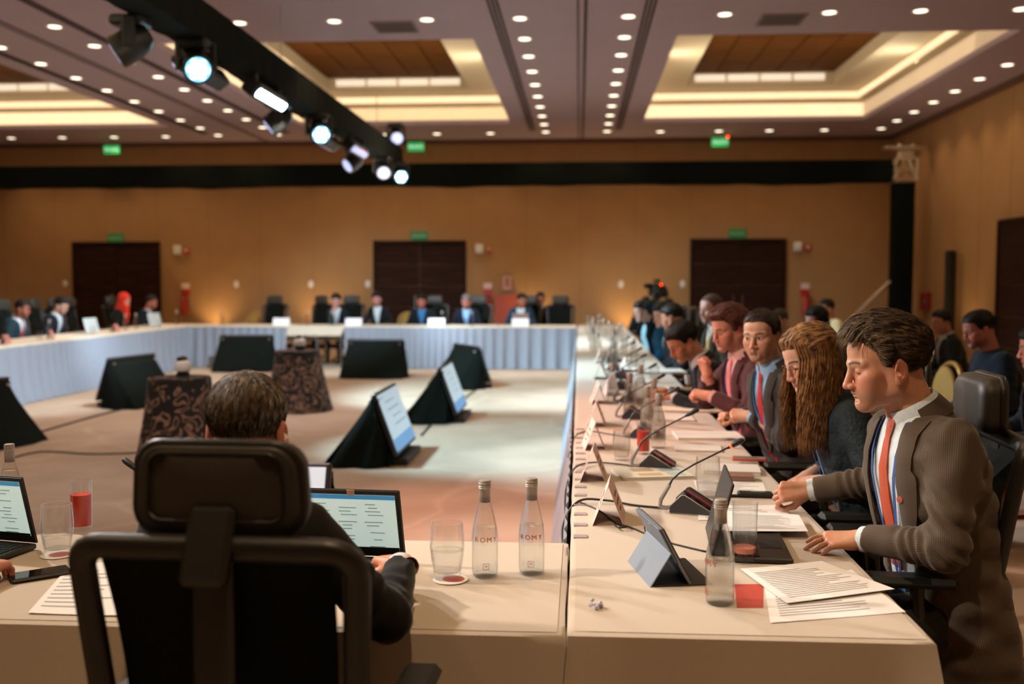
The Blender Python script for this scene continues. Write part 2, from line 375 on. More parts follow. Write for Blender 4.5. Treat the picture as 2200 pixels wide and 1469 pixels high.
# crown shadow gap
struct('trim_1', G().box(((XL+XR)/2, YB-0.03, CEIL-0.05), (XR-XL, 0.06, 0.10)), mat('crown_brown', '6E4A36', 0.8), smooth=0)
struct('trim_2', G().box((XR-0.03, (YB+YF)/2, CEIL-0.05), (0.06, YB-YF-0.2, 0.10)), MATS['crown_brown'], smooth=0)
struct('baseboard_far', G().box(((XL+XR)/2, YB-0.012, 0.06), (XR-XL, 0.024, 0.12)), M_door, smooth=0)
struct('baseboard_right', G().box((XR-0.012, (YB+YF)/2, 0.06), (0.024, YB-YF-0.1, 0.12)), M_door, smooth=0)
# wall panel joints
for x in np.arange(-13.4, 6.6, 1.22):
    G().box((x, YB-0.001, 2.3), (0.006, 0.004, 4.6)).build('panel_joint', mat('joint_brown', '8A6038', 0.9), wall_far, smooth=0)
for y in np.arange(0.5, 22, 1.22):
    G().box((XR-0.001, y, 2.3), (0.004, 0.006, 4.6)).build('panel_joint', MATS['joint_brown'], wall_right, smooth=0)
# doors
def door(n, x0, x1, ztop, wall='far'):
    d = thing('door_%d' % n, None, None, ((x0+x1)/2, YB, 0)); d['kind'] = 'structure'; w = x1-x0
    if wall == 'right': d.location = (XR, (x0+x1)/2, 0); d.rotation_euler = (0, 0, R(-90))
    f = G(); f.box((-w/2-0.03, -0.03, ztop/2), (0.06, 0.06, ztop)); f.box((w/2+0.03, -0.03, ztop/2), (0.06, 0.06, ztop)); f.box((0, -0.03, ztop+0.03), (w+0.12, 0.06, 0.06))
    f.build('door_frame', M_door, d, smooth=0)
    for s in (-1, 1):
        l = thing('door_leaf', None, None); l.parent = d; l.location = (s*w/4, 0, 0)
        for k in range(5):
            h = ztop/5; G().box((0, -0.018, h*(k+.5)), (w/2-0.012, 0.036, h-0.012), 0.003).build('panel', M_door, l, smooth=0)
        G().tube([(-s*(w/4-0.1), -0.045, 0.85), (-s*(w/4-0.1), -0.09, 0.88), (-s*(w/4-0.1), -0.09, 1.22), (-s*(w/4-0.1), -0.045, 1.25)], 0.012, 6).build('handle', M_steel, l)
door(1, -11.69, -9.73, 2.40); door(2, -4.62, -2.62, 2.41); door(3, 2.52, 4.50, 2.43); door(4, 14.0, 16.65, 2.48, 'right')

# ---------------------------------------------------------------- recessed downlights (each with its own lamp)
dl = None
def downlight(x, y, label, group, power=42):
    global dl
    loc = (x, y, CEIL)
    if dl is None:
        dl = thing('recessed_downlight', label, 'downlight', loc, 0, group)
        G().lathe([(0.075, -0.002), (0.105, -0.008), (0.108, 0.0), (0.10, 0.004)], 20).build('trim_ring', M_white, dl)
        G().lathe([(0.0, -0.004), (0.078, -0.004), (0.078, 0.0)], 20).build('lens', M_lampglow, dl)
    else: dup(dl, loc, 0, label, group)
    spot('downlight_beam', (x, y, CEIL-0.03), (x, y, 0), power*(0.6 if x > 1.5 else 1.0), WARM, 105, 0.8, 0.07)
YS = [12.22+1.023*k for k in range(10)]
for x, nm in ((-0.73, 'recessed downlight in the row just left of the central ceiling track'), (0.57, 'recessed downlight in the row just right of the central ceiling track'),
              (-6.54, 'recessed downlight in the far left pair of ceiling rows, row nearer the black truss'), (-7.86, 'recessed downlight in the far left pair of ceiling rows, outer row')):
    for y in YS: downlight(x, y, nm, nm[9:]+' group')
for y in YS[1:]: downlight(6.25, y, 'recessed downlight in the ceiling row along the right wall', 'downlights along the right wall')
for x in (-12.6, -11.43, -10.25, -9.08, -5.35, -4.2, -3.08, -1.92, 1.70, 2.93, 3.98, 5.12): downlight(x, 21.55, 'recessed downlight in the cross row close to the far wall', 'downlights along the far wall', 55)
for x in (-5.35, -4.18, -3.0, -1.86, 1.71, 2.93, 3.98, 5.12): downlight(x, 12.2, 'recessed downlight in the cross row between near ceiling vents and coffers', 'downlights of the near cross row')
for x in (-7.2, -3.5, -0.08, 3.4, 6.2):        # the same grid goes on above the camera
    for y in (1.0, 4.2, 7.4, 10.4):
        if x in (-3.5, 3.4) and y in (4.2, 7.4): continue
        downlight(x, y, 'recessed downlight over the near half of the room, above the frame', 'downlights over the near half', 260 if y < 2 else (110 if y < 5 else 75))
# fitting in the middle of each coffer
cofn = ['right coffer', 'middle coffer behind the truss']
for i, (x0, x1, y0, y1) in enumerate(COF[:2]):
    c = thing('ceiling_sensor', 'round white ceiling fitting on the wood panel of the '+cofn[i], 'ceiling fitting', ((x0+x1)/2+0.05, (y0+y1)/2-0.6, CEIL+0.785))
    G().lathe([(0, -0.05), (0.08, -0.05), (0.15, -0.02), (0.16, 0.0)], 20).build('body', M_white, c)
for i, (x, y) in enumerate(((-2.31, 12.52), (2.43, 12.48))):
    c = thing('air_vent', 'grey rectangular air vent in the ceiling, '+('left of the central track' if i == 0 else 'right of the central track'), 'vent', (x, y, CEIL))
    ring(-0.27, 0.27, -0.27, 0.27, 0.03, -0.012, 0.0).build('frame', mat('vent_grey', '8C7A78', 0.7), c)
    for k in range(9): G().box((0, -0.215+k*0.054, -0.004), (0.48, 0.03, 0.006), M=None).build('slat', mat('vent_slat', '6B5A58', 0.7), c, smooth=0)
# ---------------------------------------------------------------- wall uplights: cans on the carpet behind the tables
for x, y in ((-8.35, YB-0.40), (-5.95, YB-0.40), (-1.05, YB-0.40), (1.05, YB-0.40), (XR-0.40, 17.75)):
    u = thing('uplight_can', None, 'uplight', (x, y, 0)); u['label'] = 'black floor uplight can washing the far wall with amber light' if x < 6 else 'black floor uplight can at the foot of the right wall'; u['group'] = 'floor uplights along the walls'
    G().lathe([(0.0, 0), (0.09, 0), (0.09, 0.2), (0.075, 0.2), (0.075, 0.17), (0, 0.17)], 16).build('can', M_blackp, u)
    G().lathe([(0, 0.172), (0.072, 0.172), (0.0, 0.176)], 16).build('lens', M_lampglow, u)
    spot('uplight_beam', (x, y-0.0, 0.22), (x, YB-0.02, 2.0) if x < 6 else (XR-0.02, y, 2.0), 60 if x < 6 else 30, (1.0, 0.72, 0.36), 100, 1.0, 0.05)
# ================================================================ signs and wall fittings
M_green = mat('sign_green', '1E6B3A', 0.5, emit='1FA050', estr=0.12)
M_greenlit = mat('sign_green_lit', '18A058', 0.5, emit='14E070', estr=0.45)
wherex = ('left door', 'middle door', 'right door')
for i, (x, z) in enumerate(((-10.43, 4.50), (-3.58, 4.50), (2.99, 4.54))):
    s = thing('exit_sign', 'green lit exit sign hanging from the ceiling in front of the '+wherex[i], 'exit sign', (x, 21.8, z))
    G().box((0, 0, -0.02), (0.36, 0.04, 0.19), 0.01).build('panel', M_greenlit, s)
    G().tube([(-0.1, 0, 0.07), (-0.1, 0, CEIL-z)], 0.006, 6).tube([(0.1, 0, 0.07), (0.1, 0, CEIL-z)], 0.006, 6).build('hanger', M_steel, s)
    text('lettering', 'SALIDA', 0.10, mat('sign_white', 'F2F6F0', 0.5, emit='E8FFF0', estr=0.8), s, rot(90, 0, 0, (0, -0.0215, -0.02)))
    if i == 2: G().lathe([(0, 0), (0.02, 0), (0.02, 0.015), (0, 0.02)], 10, rot(90, 0, 0, (0.16, -0.02, 0.09))).build('indicator', M_redled, s)
for i, x in enumerate((-10.71, -3.63, 3.48)):
    s = thing('door_sign', 'green exit plate with white letters mounted above the '+wherex[i], 'exit sign', (x, YB-0.07, 2.545+0.03*i))
    G().box((0, 0.035, 0), (0.38, 0.03, 0.20), 0.006).build('plate', M_green, s)
    text('lettering', 'SALIDA', 0.10, mat('sign_ink', 'B9C8B0', 0.6), s, rot(90, 0, 0, (0, 0.0185, 0)))
for i, (x, z) in enumerate(((-9.25, 2.27), (-2.26, 2.28), (4.81, 2.31))):
    s = thing('emergency_light', 'white wall-mounted emergency lamp box just right of the '+wherex[i], 'emergency light', (x, YB, z))
    G().box((0, -0.04, 0), (0.17, 0.08, 0.20), 0.02).build('box', M_white, s)
    G().lathe([(0, 0), (0.05, 0), (0.06, 0.03), (0, 0.035)], 14, rot(90, 0, 0, (0, -0.078, 0.0))).build('lamp_head', M_white, s)
    s = thing('alarm_strobe', 'small red fire alarm strobe beside the emergency lamp at the '+wherex[i], 'fire alarm', (x+0.22, YB, z-0.03))
    G().box((0, -0.03, 0), (0.11, 0.06, 0.14), 0.012).build('body', M_red, s)
    G().lathe([(0, 0), (0.035, 0), (0.03, 0.03), (0, 0.04)], 12, rot(90, 0, 0, (0, -0.058, 0.02))).build('strobe_lens', mat('strobe_lens', 'E8CFC8', 0.2), s)
for i, (x, n) in enumerate(((-11.96, 'left of the left door'), (-7.88, 'over the leftmost amber uplight glow'), (-6.14, 'between two amber uplight glows'), (-4.82, 'just left of the middle door'), (0.93, 'over the amber glow by the cameraman'), (2.30, 'just left of the right door'))):
    s = thing('wall_switch', 'small oval cream switch plate on the far wall, '+n, 'switch plate', (x, YB, 1.485))
    G().lathe([(0, 0), (0.07, 0), (0.075, 0.01), (0.06, 0.022), (0, 0.024)], 18, rot(90, 0, 0) @ Matrix.Diagonal((0.8, 1.15, 1, 1))).build('plate', M_white, s)
    G().box((0, -0.026, 0), (0.03, 0.008, 0.05), 0.003).build('rocker', M_white, s)
for i, x in enumerate((-9.08, -2.07, 4.99)):
    s = thing('fire_extinguisher', 'red fire extinguisher under a red and white sign right of the '+wherex[i], 'fire extinguisher', (x, YB-0.10, 0.78))
    G().lathe([(0, 0), (0.07, 0), (0.075, 0.02), (0.075, 0.33), (0.05, 0.39), (0.02, 0.41), (0.02, 0.44), (0, 0.44)], 18).build('cylinder', M_red, s)
    G().box((0, -0.03, 0.455), (0.025, 0.12, 0.02), 0.004).build('lever', M_blackp, s)
    G().tube([(0.02, -0.02, 0.43), (0.09, -0.05, 0.40), (0.10, -0.05, 0.25), (0.095, -0.04, 0.12)], 0.011, 8).build('hose', M_blackp, s)
    t = thing('fire_sign', 'red and white fire extinguisher sign on the wall right of the '+wherex[i], 'sign', (x, YB, 1.42))
    G().box((0, -0.004, -0.07), (0.20, 0.008, 0.28), 0.002).build('red_panel', M_red, t)
    G().box((0, -0.011, 0.02), (0.185, 0.008, 0.13), 0.002).build('white_panel', mat('sign_pink', 'E9C9BA', 0.7), t)
s = thing('wall_notice', 'pale framed notice on the far wall right of the middle door', 'notice', (-1.63, YB, 1.51))
ring(-0.11, 0.11, 0, 0.02, 0.01, -0.17, 0.17).build('backing', M_white, s); G().box((0, -0.012, 0), (0.20, 0.01, 0.32), 0.002).build('sheet', mat('notice_pink', 'D9A898', 0.7), s)
G().box((0.0, -0.019, 0.02), (0.07, 0.004, 0.2)).build('print', mat('notice_red', 'B8584A', 0.7), s, smooth=0)
s = thing('hose_cabinet', 'orange-red hose cabinet with dark opening low on the far wall', 'cabinet', (-1.66, YB, 0.55))
ring(-0.26, 0.26, -0.14, 0.0, 0.05, 0, 0.7).build('body', mat('cabinet_orange', 'B2451C', 0.5), s); G().box((0, -0.05, 0.68), (0.5, 0.1, 0.04)).build('top', MATS['cabinet_orange'], s); G().box((0, -0.02, 0.33), (0.42, 0.03, 0.62)).build('recess', M_door, s)
s = thing('fire_box', 'dark red fire box fixed to the right wall', 'fire box', (XR, 20.0, 1.16), -90)
G().box((0, -0.05, 0), (0.40, 0.10, 0.36), 0.015).build('box', mat('red_dark', '8E1A16', 0.6), s); G().box((0.12, -0.105, 0), (0.03, 0.01, 0.08), 0.003).build('latch', M_steel, s)
s = thing('column_speaker', 'slim black column loudspeaker standing in front of the right wall', 'loudspeaker', (6.60, 18.3, 0), -75)
G().box((0, 0, 1.05), (0.13, 0.16, 2.10), 0.02).build('cabinet', M_blackp, s); G().box((0, 0.083, 1.2), (0.10, 0.01, 1.7), 0.003).build('grille', M_black, s); G().lathe([(0, 0), (0.22, 0), (0.22, 0.015), (0, 0.02)], 20).build('base', M_blackp, s)

# ================================================================ trusses
def truss_tubes(g, a, b, s=0.19, step=0.5, r=0.024):
    a, b = Vector(a), Vector(b); d = (b-a).normalized(); u = Vector((0, 0, 1)) if abs(d.z) < .9 else Vector((1, 0, 0)); w = d.cross(u).normalized(); u = w.cross(d)
    cs = [(w*x+u*y)*s for x, y in ((1, 1), (1, -1), (-1, -1), (-1, 1))]
    for c in cs: g.tube([a+c, b+c], r, 8)
    n = max(1, int((b-a).length/step))
    for k in range(n):
        p, q = a+(b-a)*(k/n), a+(b-a)*((k+1)/n)
        for i in range(4):
            c1, c2 = cs[i], cs[(i+1) % 4]
            if k % 2: c1, c2 = c2, c1
            g.tube([p+c1, q+c2], r*0.5, 6)
            g.tube([p+c1, p+c2], r*0.5, 6)
    return g
def drape_tube(length, hw, hh, sag, n=60, seed=1):
    """black cloth sleeve round a truss along local +x, hanging below it unevenly"""
    rnd = random.Random(seed); ph = [rnd.uniform(0, 6.28) for _ in range(6)]
    prof = [(-hw, hh), (hw, hh), (hw*1.03, 0), (hw*1.05, -hh), (hw*0.5, -hh*1.08), (-hw*0.5, -hh*1.08), (-hw*1.05, -hh), (-hw*1.03, 0)]
    def f(i, j):
        x = length*j; y, z = prof[int(round(i*8)) % 8]
        s_ = math.sin(x*1.1+ph[0])*0.5+math.sin(x*2.7+ph[1])*0.3+math.sin(x*6.1+ph[2])*0.2
        if z < 0: z -= sag*max(0, s_+0.2)
        y += 0.008*math.sin(x*17+ph[3])*(1 if z < 0 else .3)
        return (x, y, z)
    g = G(); g.grid(f, 8, n, wrap=True); g.f.append(tuple(range(8))); g.f.append(tuple(range(len(g.v)-8, len(g.v)))); return g
FT_Y, FT_Z, PX = 20.0, 3.685, 6.27
t = thing('stage_truss', 'long horizontal truss sleeved in black cloth across the far wall', 'truss', (XL+0.3, FT_Y, FT_Z))
drape_tube(PX-0.25-(XL+0.3), 0.20, 0.205, 0.035, 180, 3).build('black_sleeve', M_black, t)
truss_tubes(G(), (0, 0, 0), (PX-0.26-(XL+0.3), 0, 0), 0.16, 0.6).build('truss_frame', M_alu, t)
t = thing('truss_tower', 'vertical truss tower sleeved in black near the right wall', 'truss', (PX, FT_Y, 0))
g = G(); n = 12
g.grid(lambda i, j: (0.195*math.copysign(abs(math.cos(2*math.pi*i))**0.3, math.cos(2*math.pi*i)), 0.195*math.copysign(abs(math.sin(2*math.pi*i))**0.3, math.sin(2*math.pi*i))+0.006*math.sin(30*j), 3.45*j), 32, n, wrap=True).build('black_sleeve', M_black, t)
truss_tubes(G(), (0, 0, 0), (0, 0, 3.46), 0.15, 0.5).build('truss_frame', M_alu, t)
G().box((0, 0, 0.02), (0.8, 0.8, 0.04), 0.005).build('base_plate', M_steel, t)
s1, s2 = Vector((-0.2, 0, 1.55)), Vector((-1.35, 0, 0.38))
G().tube([s1, s2, s2+Vector((-0.4, 0, -0.38))], 0.035, 8).build('brace', M_alu, t)
t = thing('truss_corner_block', 'silver aluminium corner block joining the truss and its tower', 'truss', (PX, FT_Y, 3.47))
g = G(); s = 0.2; z0 = 0.02
for x in (-s, s):
    for y in (-s, s): g.tube([(x, y, z0), (x, y, z0+0.42)], 0.026, 8)
for z in (z0+.01, z0+.41):
    g.tube([(-s, -s, z), (s, -s, z), (s, s, z), (-s, s, z)], 0.026, 8, closed=True)
g.tube([(-s, -s, z0+.21), (s, -s, z0+.21), (s, s, z0+.21), (-s, s, z0+.21)], 0.018, 8, closed=True)
for x in (-s, s): g.tube([(x, -s, z0), (x*.2, -s, z0+.4)], 0.014, 6)
g.build('frame', M_alu, t)
g = G().box((0, -0.05, 0.52), (0.30, 0.22, 0.12), 0.01).box((0, 0, 0.66), (0.75, 0.28, 0.07), 0.01).tube([(-0.1, 0, 0.42), (-0.1, 0, 0.7)], 0.02, 8).tube([(0.1, 0, 0.42), (0.1, 0, 0.7)], 0.02, 8); g.build('top_section', M_alu, t)
for k, (x, z) in enumerate(((-0.12, 0.76), (0.14, 0.755), (-0.21, 0.35), (-0.21, 0.06))):
    G().lathe([(0, -0.03), (0.045, -0.02), (0.055, 0), (0.045, 0.02), (0, 0.03)], 14, rot(90, 0, 0, (x, -0.21 if k > 1 else -0.12, z-0.08 if k < 2 else z))).build('coupler', M_alu, t)
# lighting truss running away from the camera
TX = -3.46
t = thing('lighting_truss', 'black draped lighting truss running down the middle of the ceiling', 'truss', (TX, 2.0, 3.86), 90)
drape_tube(16.6, 0.15, 0.165, 0.05, 150, 9).build('black_sleeve', M_black, t)
truss_tubes(G(), (0, 0, 0), (16.6, 0, 0), 0.12, 0.6).build('truss_frame', M_alu, t)
for yy in (4.0, 9.5, 15.0):
    G().tube([(yy, 0, 0.15), (yy, 0, CEIL-3.86)], 0.008, 6).build('hanging_cable', M_steel, t)

def beam_head(label, loc, aim, lit=True, size=1.0, group='moving head lights on the black truss'):
    """moving-head spotlight: base, yoke arms, tilting can, LED lens with cells"""
    f = thing('moving_head_light', label, 'stage light', loc, 0, group)
    f.scale = (1.05, 1.05, 1.05)
    G().box((0, 0, -0.05), (0.26, 0.22, 0.08), 0.02).build('base', M_blackp, f)
    d = (Vector(aim)-Vector(loc)); az = math.degrees(math.atan2(d.y, d.x))-90
    for s_ in (-1, 1):
        G().box((s_*0.145, 0, -0.15), (0.04, 0.10, 0.24), 0.015, rot(0, 0, az)).build('yoke_arm', M_blackp, f)
    c = Vector((0, 0, -0.22)); dn = (Vector(aim)-(Vector(loc)+c)).normalized(); q = dn.to_track_quat('Z', 'Y').to_matrix().to_4x4(); q.translation = c
    can = G().lathe([(0, -0.17), (0.06, -0.165), (0.11, -0.10), (0.125, 0.0), (0.128, 0.12), (0.12, 0.14), (0.112, 0.14), (0.108, 0.125), (0, 0.125)], 20, q).build('can', M_blackp, f)
    lens = G().lathe([(0, 0.128), (0.102, 0.128), (0.102, 0.132), (0, 0.134)], 18, q).build('lens', M_ledring if lit else M_led2, can)
    g = G()
    for k in range(7):
        a = k*math.pi/3; x, y = (0, 0) if k == 6 else (0.066*math.cos(a), 0.066*math.sin(a))
        g.lathe([(0, 0.131), (0.027, 0.131), (0.022, 0.14), (0, 0.144)], 8, q @ Matrix.Translation((x, y, 0)))
    g.build('led_cells', M_led if lit else M_led2, can)
    return f
def led_bar(label, loc, aim, n=8, lit=True):
    f = thing('led_bar', label, 'stage light', loc, 0, 'led bars on the black truss')
    dn = (Vector(aim)-Vector(loc)); th = math.degrees(math.atan2(dn.x, -dn.z)); M_ = rot(0, -th, 0, (0, 0, -0.17))
    b = G().box((0, 0, 0.03), (0.17, 0.98, 0.17), 0.025, M_).build('housing', M_blackp, f)
    for k in range(n):
        y = -0.42+0.84*k/(n-1)
        G().lathe([(0.05, -0.055), (0.048, -0.068), (0, -0.074)], 12, M_ @ Matrix.Translation((0, y, 0))).build('led_cell', M_led if lit else M_led2, b)
    for s_ in (-1, 1): G().box((0, s_*0.40, -0.05), (0.05, 0.05, 0.10), 0.01).build('bracket', M_blackp, f)
    G().lathe([(0, 0), (0.012, 0), (0, 0.012)], 8, rot(0, 90, 0, (0.09, 0.0, -0.2))).build('status_led', M_redled, f)
    return f
zt = 3.695
beam_head('moving head light at the top edge of the frame, showing its lens', (TX-0.1, 5.55, zt), (-6.5, 6.5, 0.5), True)
beam_head('black moving head tilted left, nearest on the draped truss', (TX-0.16, 7.95, zt), (-8.5, 6.4, 0.2), False)
beam_head('bright moving head facing the camera side, second on the truss', (TX+0.06, 8.75, zt), (-0.4, 3.6, 0.6), True)
led_bar('black led bar aimed to the left table, seen from behind', (TX-0.14, 9.35, zt), (-8.0, 9.4, 0.5), 9, False)
led_bar('bright led bar with a line of white cells facing right', (TX+0.12, 10.6, zt), (0.3, 9.2, 0.6), 9, True)
beam_head('black moving head hanging halfway down the truss, small glowing lens', (TX-0.12, 11.75, zt), (-7.5, 10.5, 0.2), False)
beam_head('bright moving head halfway down the truss', (TX+0.12, 12.7, zt), (-0.2, 7.0, 0.6), True)
led_bar('farther black led bar aimed left, cells dim', (TX-0.14, 14.0, zt), (-8.0, 14.0, 0.5), 9, False)
led_bar('farther led bar with pale blue cells facing right', (TX+0.12, 14.9, zt), (0.3, 13.2, 0.6), 9, False)
beam_head('small far moving head low at the end of the truss, left one', (TX-0.16, 15.9, zt), (-7.4, 12.5, 0.2), False)
beam_head('far moving head with violet lens near the truss end', (TX+0.08, 17.1, zt), (-2.0, 12.0, 0.6), False)
beam_head('last bright moving head at the far end of the truss', (TX+0.22, 17.9, zt), (-0.6, 12.0, 0.8), True)
beam_head('moving head standing on top of the truss far end', (TX+0.12, 18.1, zt+0.72), (-1.0, 12.0, 1.0), False)
# ================================================================ tables of the hollow square
def cloth(x0, x1, y0, y1, ztop, drops, amp=0.016, wave=0.33, rad=0.03, step=0.05, seed=1):
    """table linen: flat top, rounded edge, drop per side {'W','E','S','N'} to a given z, with hanging folds"""
    rnd = random.Random(seed); ph = [rnd.uniform(0, 6.28) for _ in range(8)]
    per = []
    def line(ax, ay, bx, by, side):
        n = max(2, int(math.hypot(bx-ax, by-ay)/step))
        for i in range(n): t = i/n; per.append((ax+(bx-ax)*t, ay+(by-ay)*t, side))
    line(x0, y0, x1, y0, 'S'); line(x1, y0, x1, y1, 'E'); line(x1, y1, x0, y1, 'N'); line(x0, y1, x0, y0, 'W')
    nrm = {'S': (0, -1), 'E': (1, 0), 'N': (0, 1), 'W': (-1, 0)}; n = len(per); pos = 0; arc = []
    for i in range(n): arc.append(pos); a, b = per[i], per[(i+1) % n]; pos += math.hypot(b[0]-a[0], b[1]-a[1])
    NR = []
    for i in range(n):
        a, b, c = nrm[per[i-1][2]], nrm[per[i][2]], nrm[per[(i+1) % n][2]]; v = Vector((a[0]+b[0], a[1]+b[1])) if a != b else Vector(b)
        NR.append(v.normalized())
    rings = [('in', 0.02), ('in', 0.006), ('dn', 0.006), ('dn', 0.025), ('dn', 0.07), ('dn', 0.16), ('dn', 0.32), ('dn', 0.5), ('dn', 1.0)]
    V = []; F = []
    for kind, a in rings:
        for i, (x, y, sd) in enumerate(per):
            d = drops.get(sd, 0.03); nv = NR[i]; s_ = arc[i]
            if kind == 'in': V.append((x-nv.x*a, y-nv.y*a, ztop-(0.002 if a < .01 else 0)))
            else:
                z = min(a, d) if a < 1 else d; f = (z/max(d, .3))
                w = (math.sin(s_*6.28/wave+ph[0]+0.8*math.sin(s_*2.1+ph[1]))*0.6+math.sin(s_*6.28/wave*0.43+ph[2])*0.4)*amp*f*2+0.02*f+0.004
                cdist = min(math.hypot(x-px, y-py) for px in (x0, x1) for py in (y0, y1))
                w += 0.05*f*math.exp(-(cdist/0.07)**2)
                V.append((x+nv.x*w, y+nv.y*w, ztop-z))
    g = G()
    for k in range(len(rings)-1):
        for i in range(n): j = (i+1) % n; F.append((k*n+i, (k+1)*n+i, (k+1)*n+j, k*n+j))
    g.add(V, F); i_ = 0.012; g.add([(x0+i_, y0+i_, ztop+0.0003), (x1-i_, y0+i_, ztop+0.0003), (x1-i_, y1-i_, ztop+0.0003), (x0+i_, y1-i_, ztop+0.0003)], [(0, 1, 2, 3)]); return g
def skirt(length, z1=0.725, z0=0.01, wave=0.125, amp=0.022, flare=0.07, seed=1):
    rnd = random.Random(seed); n = int(length/0.0155)
    ph = np.cumsum([1+0.35*math.sin(i*0.02)+rnd.uniform(-.12, .12) for i in range(n)]); ph = ph/ph[-1]*length/wave*6.283
    amps = [amp*(0.75+0.5*abs(math.sin(i*0.013+seed))) for i in range(n)]
    def f(i, j):
        k = int(round(i*(n-1))); x = length*i; d = j; s_ = math.sin(ph[k])
        return (x, -(0.006+flare*d*d*0.5+amps[k]*(0.25+0.75*d)*(s_*0.5+0.5)**1.6), z1-(z1-z0)*d)
    return G().grid(f, n, 7)
def table_leg_pair(par, pts):
    for x, y in pts: G().tube([(x, y, 0), (x, y, TOP-0.04)], 0.017, 8).build('leg', M_steel, par)
# right run (people face the middle of the room), x -0.02..0.80
RX0, RX1, RY0, RY1 = -0.02, 0.80, 2.255, 18.30
t = thing('conference_table', 'long right table under beige linen, running from the foreground to the far wall', 'table', (0, 0, 0), 0, 'hollow square of meeting tables')
G().box(((RX0+RX1)/2, (RY0+RY1)/2, TOP-0.022), (RX1-RX0-0.03, RY1-RY0-0.03, 0.03)).build('tabletop', M_door, t, smooth=0)
cloth(RX0, RX1, RY0, RY1, TOP, {'S': 0.73, 'E': 0.32, 'W': 0.03, 'N': 0.3}, 0.013, 0.5, seed=4).build('tablecloth', M_linen, t, 60)
sk = skirt(14.4, 0.735, 0.01, 0.13, 0.035, 0.17, 5).build('skirt', M_skirt, t, 180); sk.location = (RX0-0.012, 17.45, 0); sk.rotation_euler = (0, 0, R(-90))
table_leg_pair(t, [(x, y) for x in (0.06, 0.72) for y in (2.5, 4.4, 6.3, 8.2, 10.1, 12, 13.9, 15.8, 18.0)])
for k in range(16):
    G().box((RX0+0.026, 3.12+0.153*k, TOP+0.002), (0.045, 0.034, 0.004), 0.001).build('skirt_clip', mat('clip_clear', 'A89A9C', 0.4), t, smooth=0)
# near run (the man seen from behind sits at it)
FX0, FX1, FY0, FY1 = -7.95, -0.036, 2.25, 3.06
t = thing('conference_table', 'near table under beige linen, in front of the man seen from behind', 'table', (0, 0, 0), 0, 'hollow square of meeting tables')
G().box(((FX0+FX1)/2, (FY0+FY1)/2, TOP-0.025), (FX1-FX0-0.03, FY1-FY0-0.03, 0.03)).build('tabletop', M_door, t, smooth=0)
cloth(FX0, FX1, FY0, FY1, TOP-0.002, {'S': 0.73, 'E': 0.03, 'W': 0.3, 'N': 0.03}, 0.016, 0.36, seed=8).build('tablecloth', M_linen, t, 60)
sk = skirt(6.9, 0.735, 0.01, 0.12, 0.024, 0.08, 6).build('skirt', M_skirt, t, 180); sk.location = (FX1-0.12, FY1+0.012, 0); sk.rotation_euler = (0, 0, R(180))
table_leg_pair(t, [(x, y) for x in (-7.7, -5.6, -3.6, -1.9, -0.2) for y in (2.4, 2.95)])
# left run
t = thing('conference_table', 'left table with blue-grey pleated skirt along the left of the room', 'table', (0, 0, 0), 0, 'hollow square of meeting tables')
G().box((-7.52, 10.7, TOP-0.022), (0.79, 15.2, 0.03)).build('tabletop', M_door, t, smooth=0)
cloth(-7.93, -7.10, 3.08, 18.30, TOP, {'S': 0.03, 'E': 0.05, 'W': 0.3, 'N': 0.3}, 0.01, 0.5, seed=9).build('tablecloth', M_linen2, t, 60)
sk = skirt(14.4, 0.73, 0.01, 0.18, 0.085, 0.10, 11).build('skirt', M_skirt, t, 180); sk.location = (-7.075, 3.1, 0); sk.rotation_euler = (0, 0, R(90))
table_leg_pair(t, [(x, y) for x in (-7.8, -7.2) for y in (3.3, 6.8, 10.3, 13.8, 17.9)])
# far run: a skirted table, one with its skirt missing, a long skirted one
for x0, x1, lab, kind in ((-7.08, -5.24, 'far table with blue-grey pleated skirt at the left corner', 1), (-5.22, -4.20, 'far table missing its skirt, dark legs showing under a short valance', 0), (-4.18, -0.06, 'long far table with blue-grey pleated skirt along the far side', 1)):
    t = thing('conference_table', lab, 'table', (x0, 17.55, 0), 0, 'hollow square of meeting tables'); w = x1-x0
    G().box((w/2, 0.38, TOP-0.022), (w-0.02, 0.73, 0.03)).build('tabletop', M_door, t, smooth=0)
    cloth(0, w, 0, 0.76, TOP, {'S': 0.05 if kind else 0.17, 'E': 0.03, 'W': 0.03, 'N': 0.3}, 0.01, 0.3, seed=int(w*10)).build('tablecloth', M_linen2, t, 60)
    if kind: sk = skirt(w, 0.73, 0.01, 0.16, 0.075, 0.08, int(w*7)).build('skirt', M_skirt, t, 180); sk.location = (0, -0.022, 0)
    table_leg_pair(t, [(x, y) for x in (0.08, w/2, w-0.08) for y in (0.08, 0.68)])

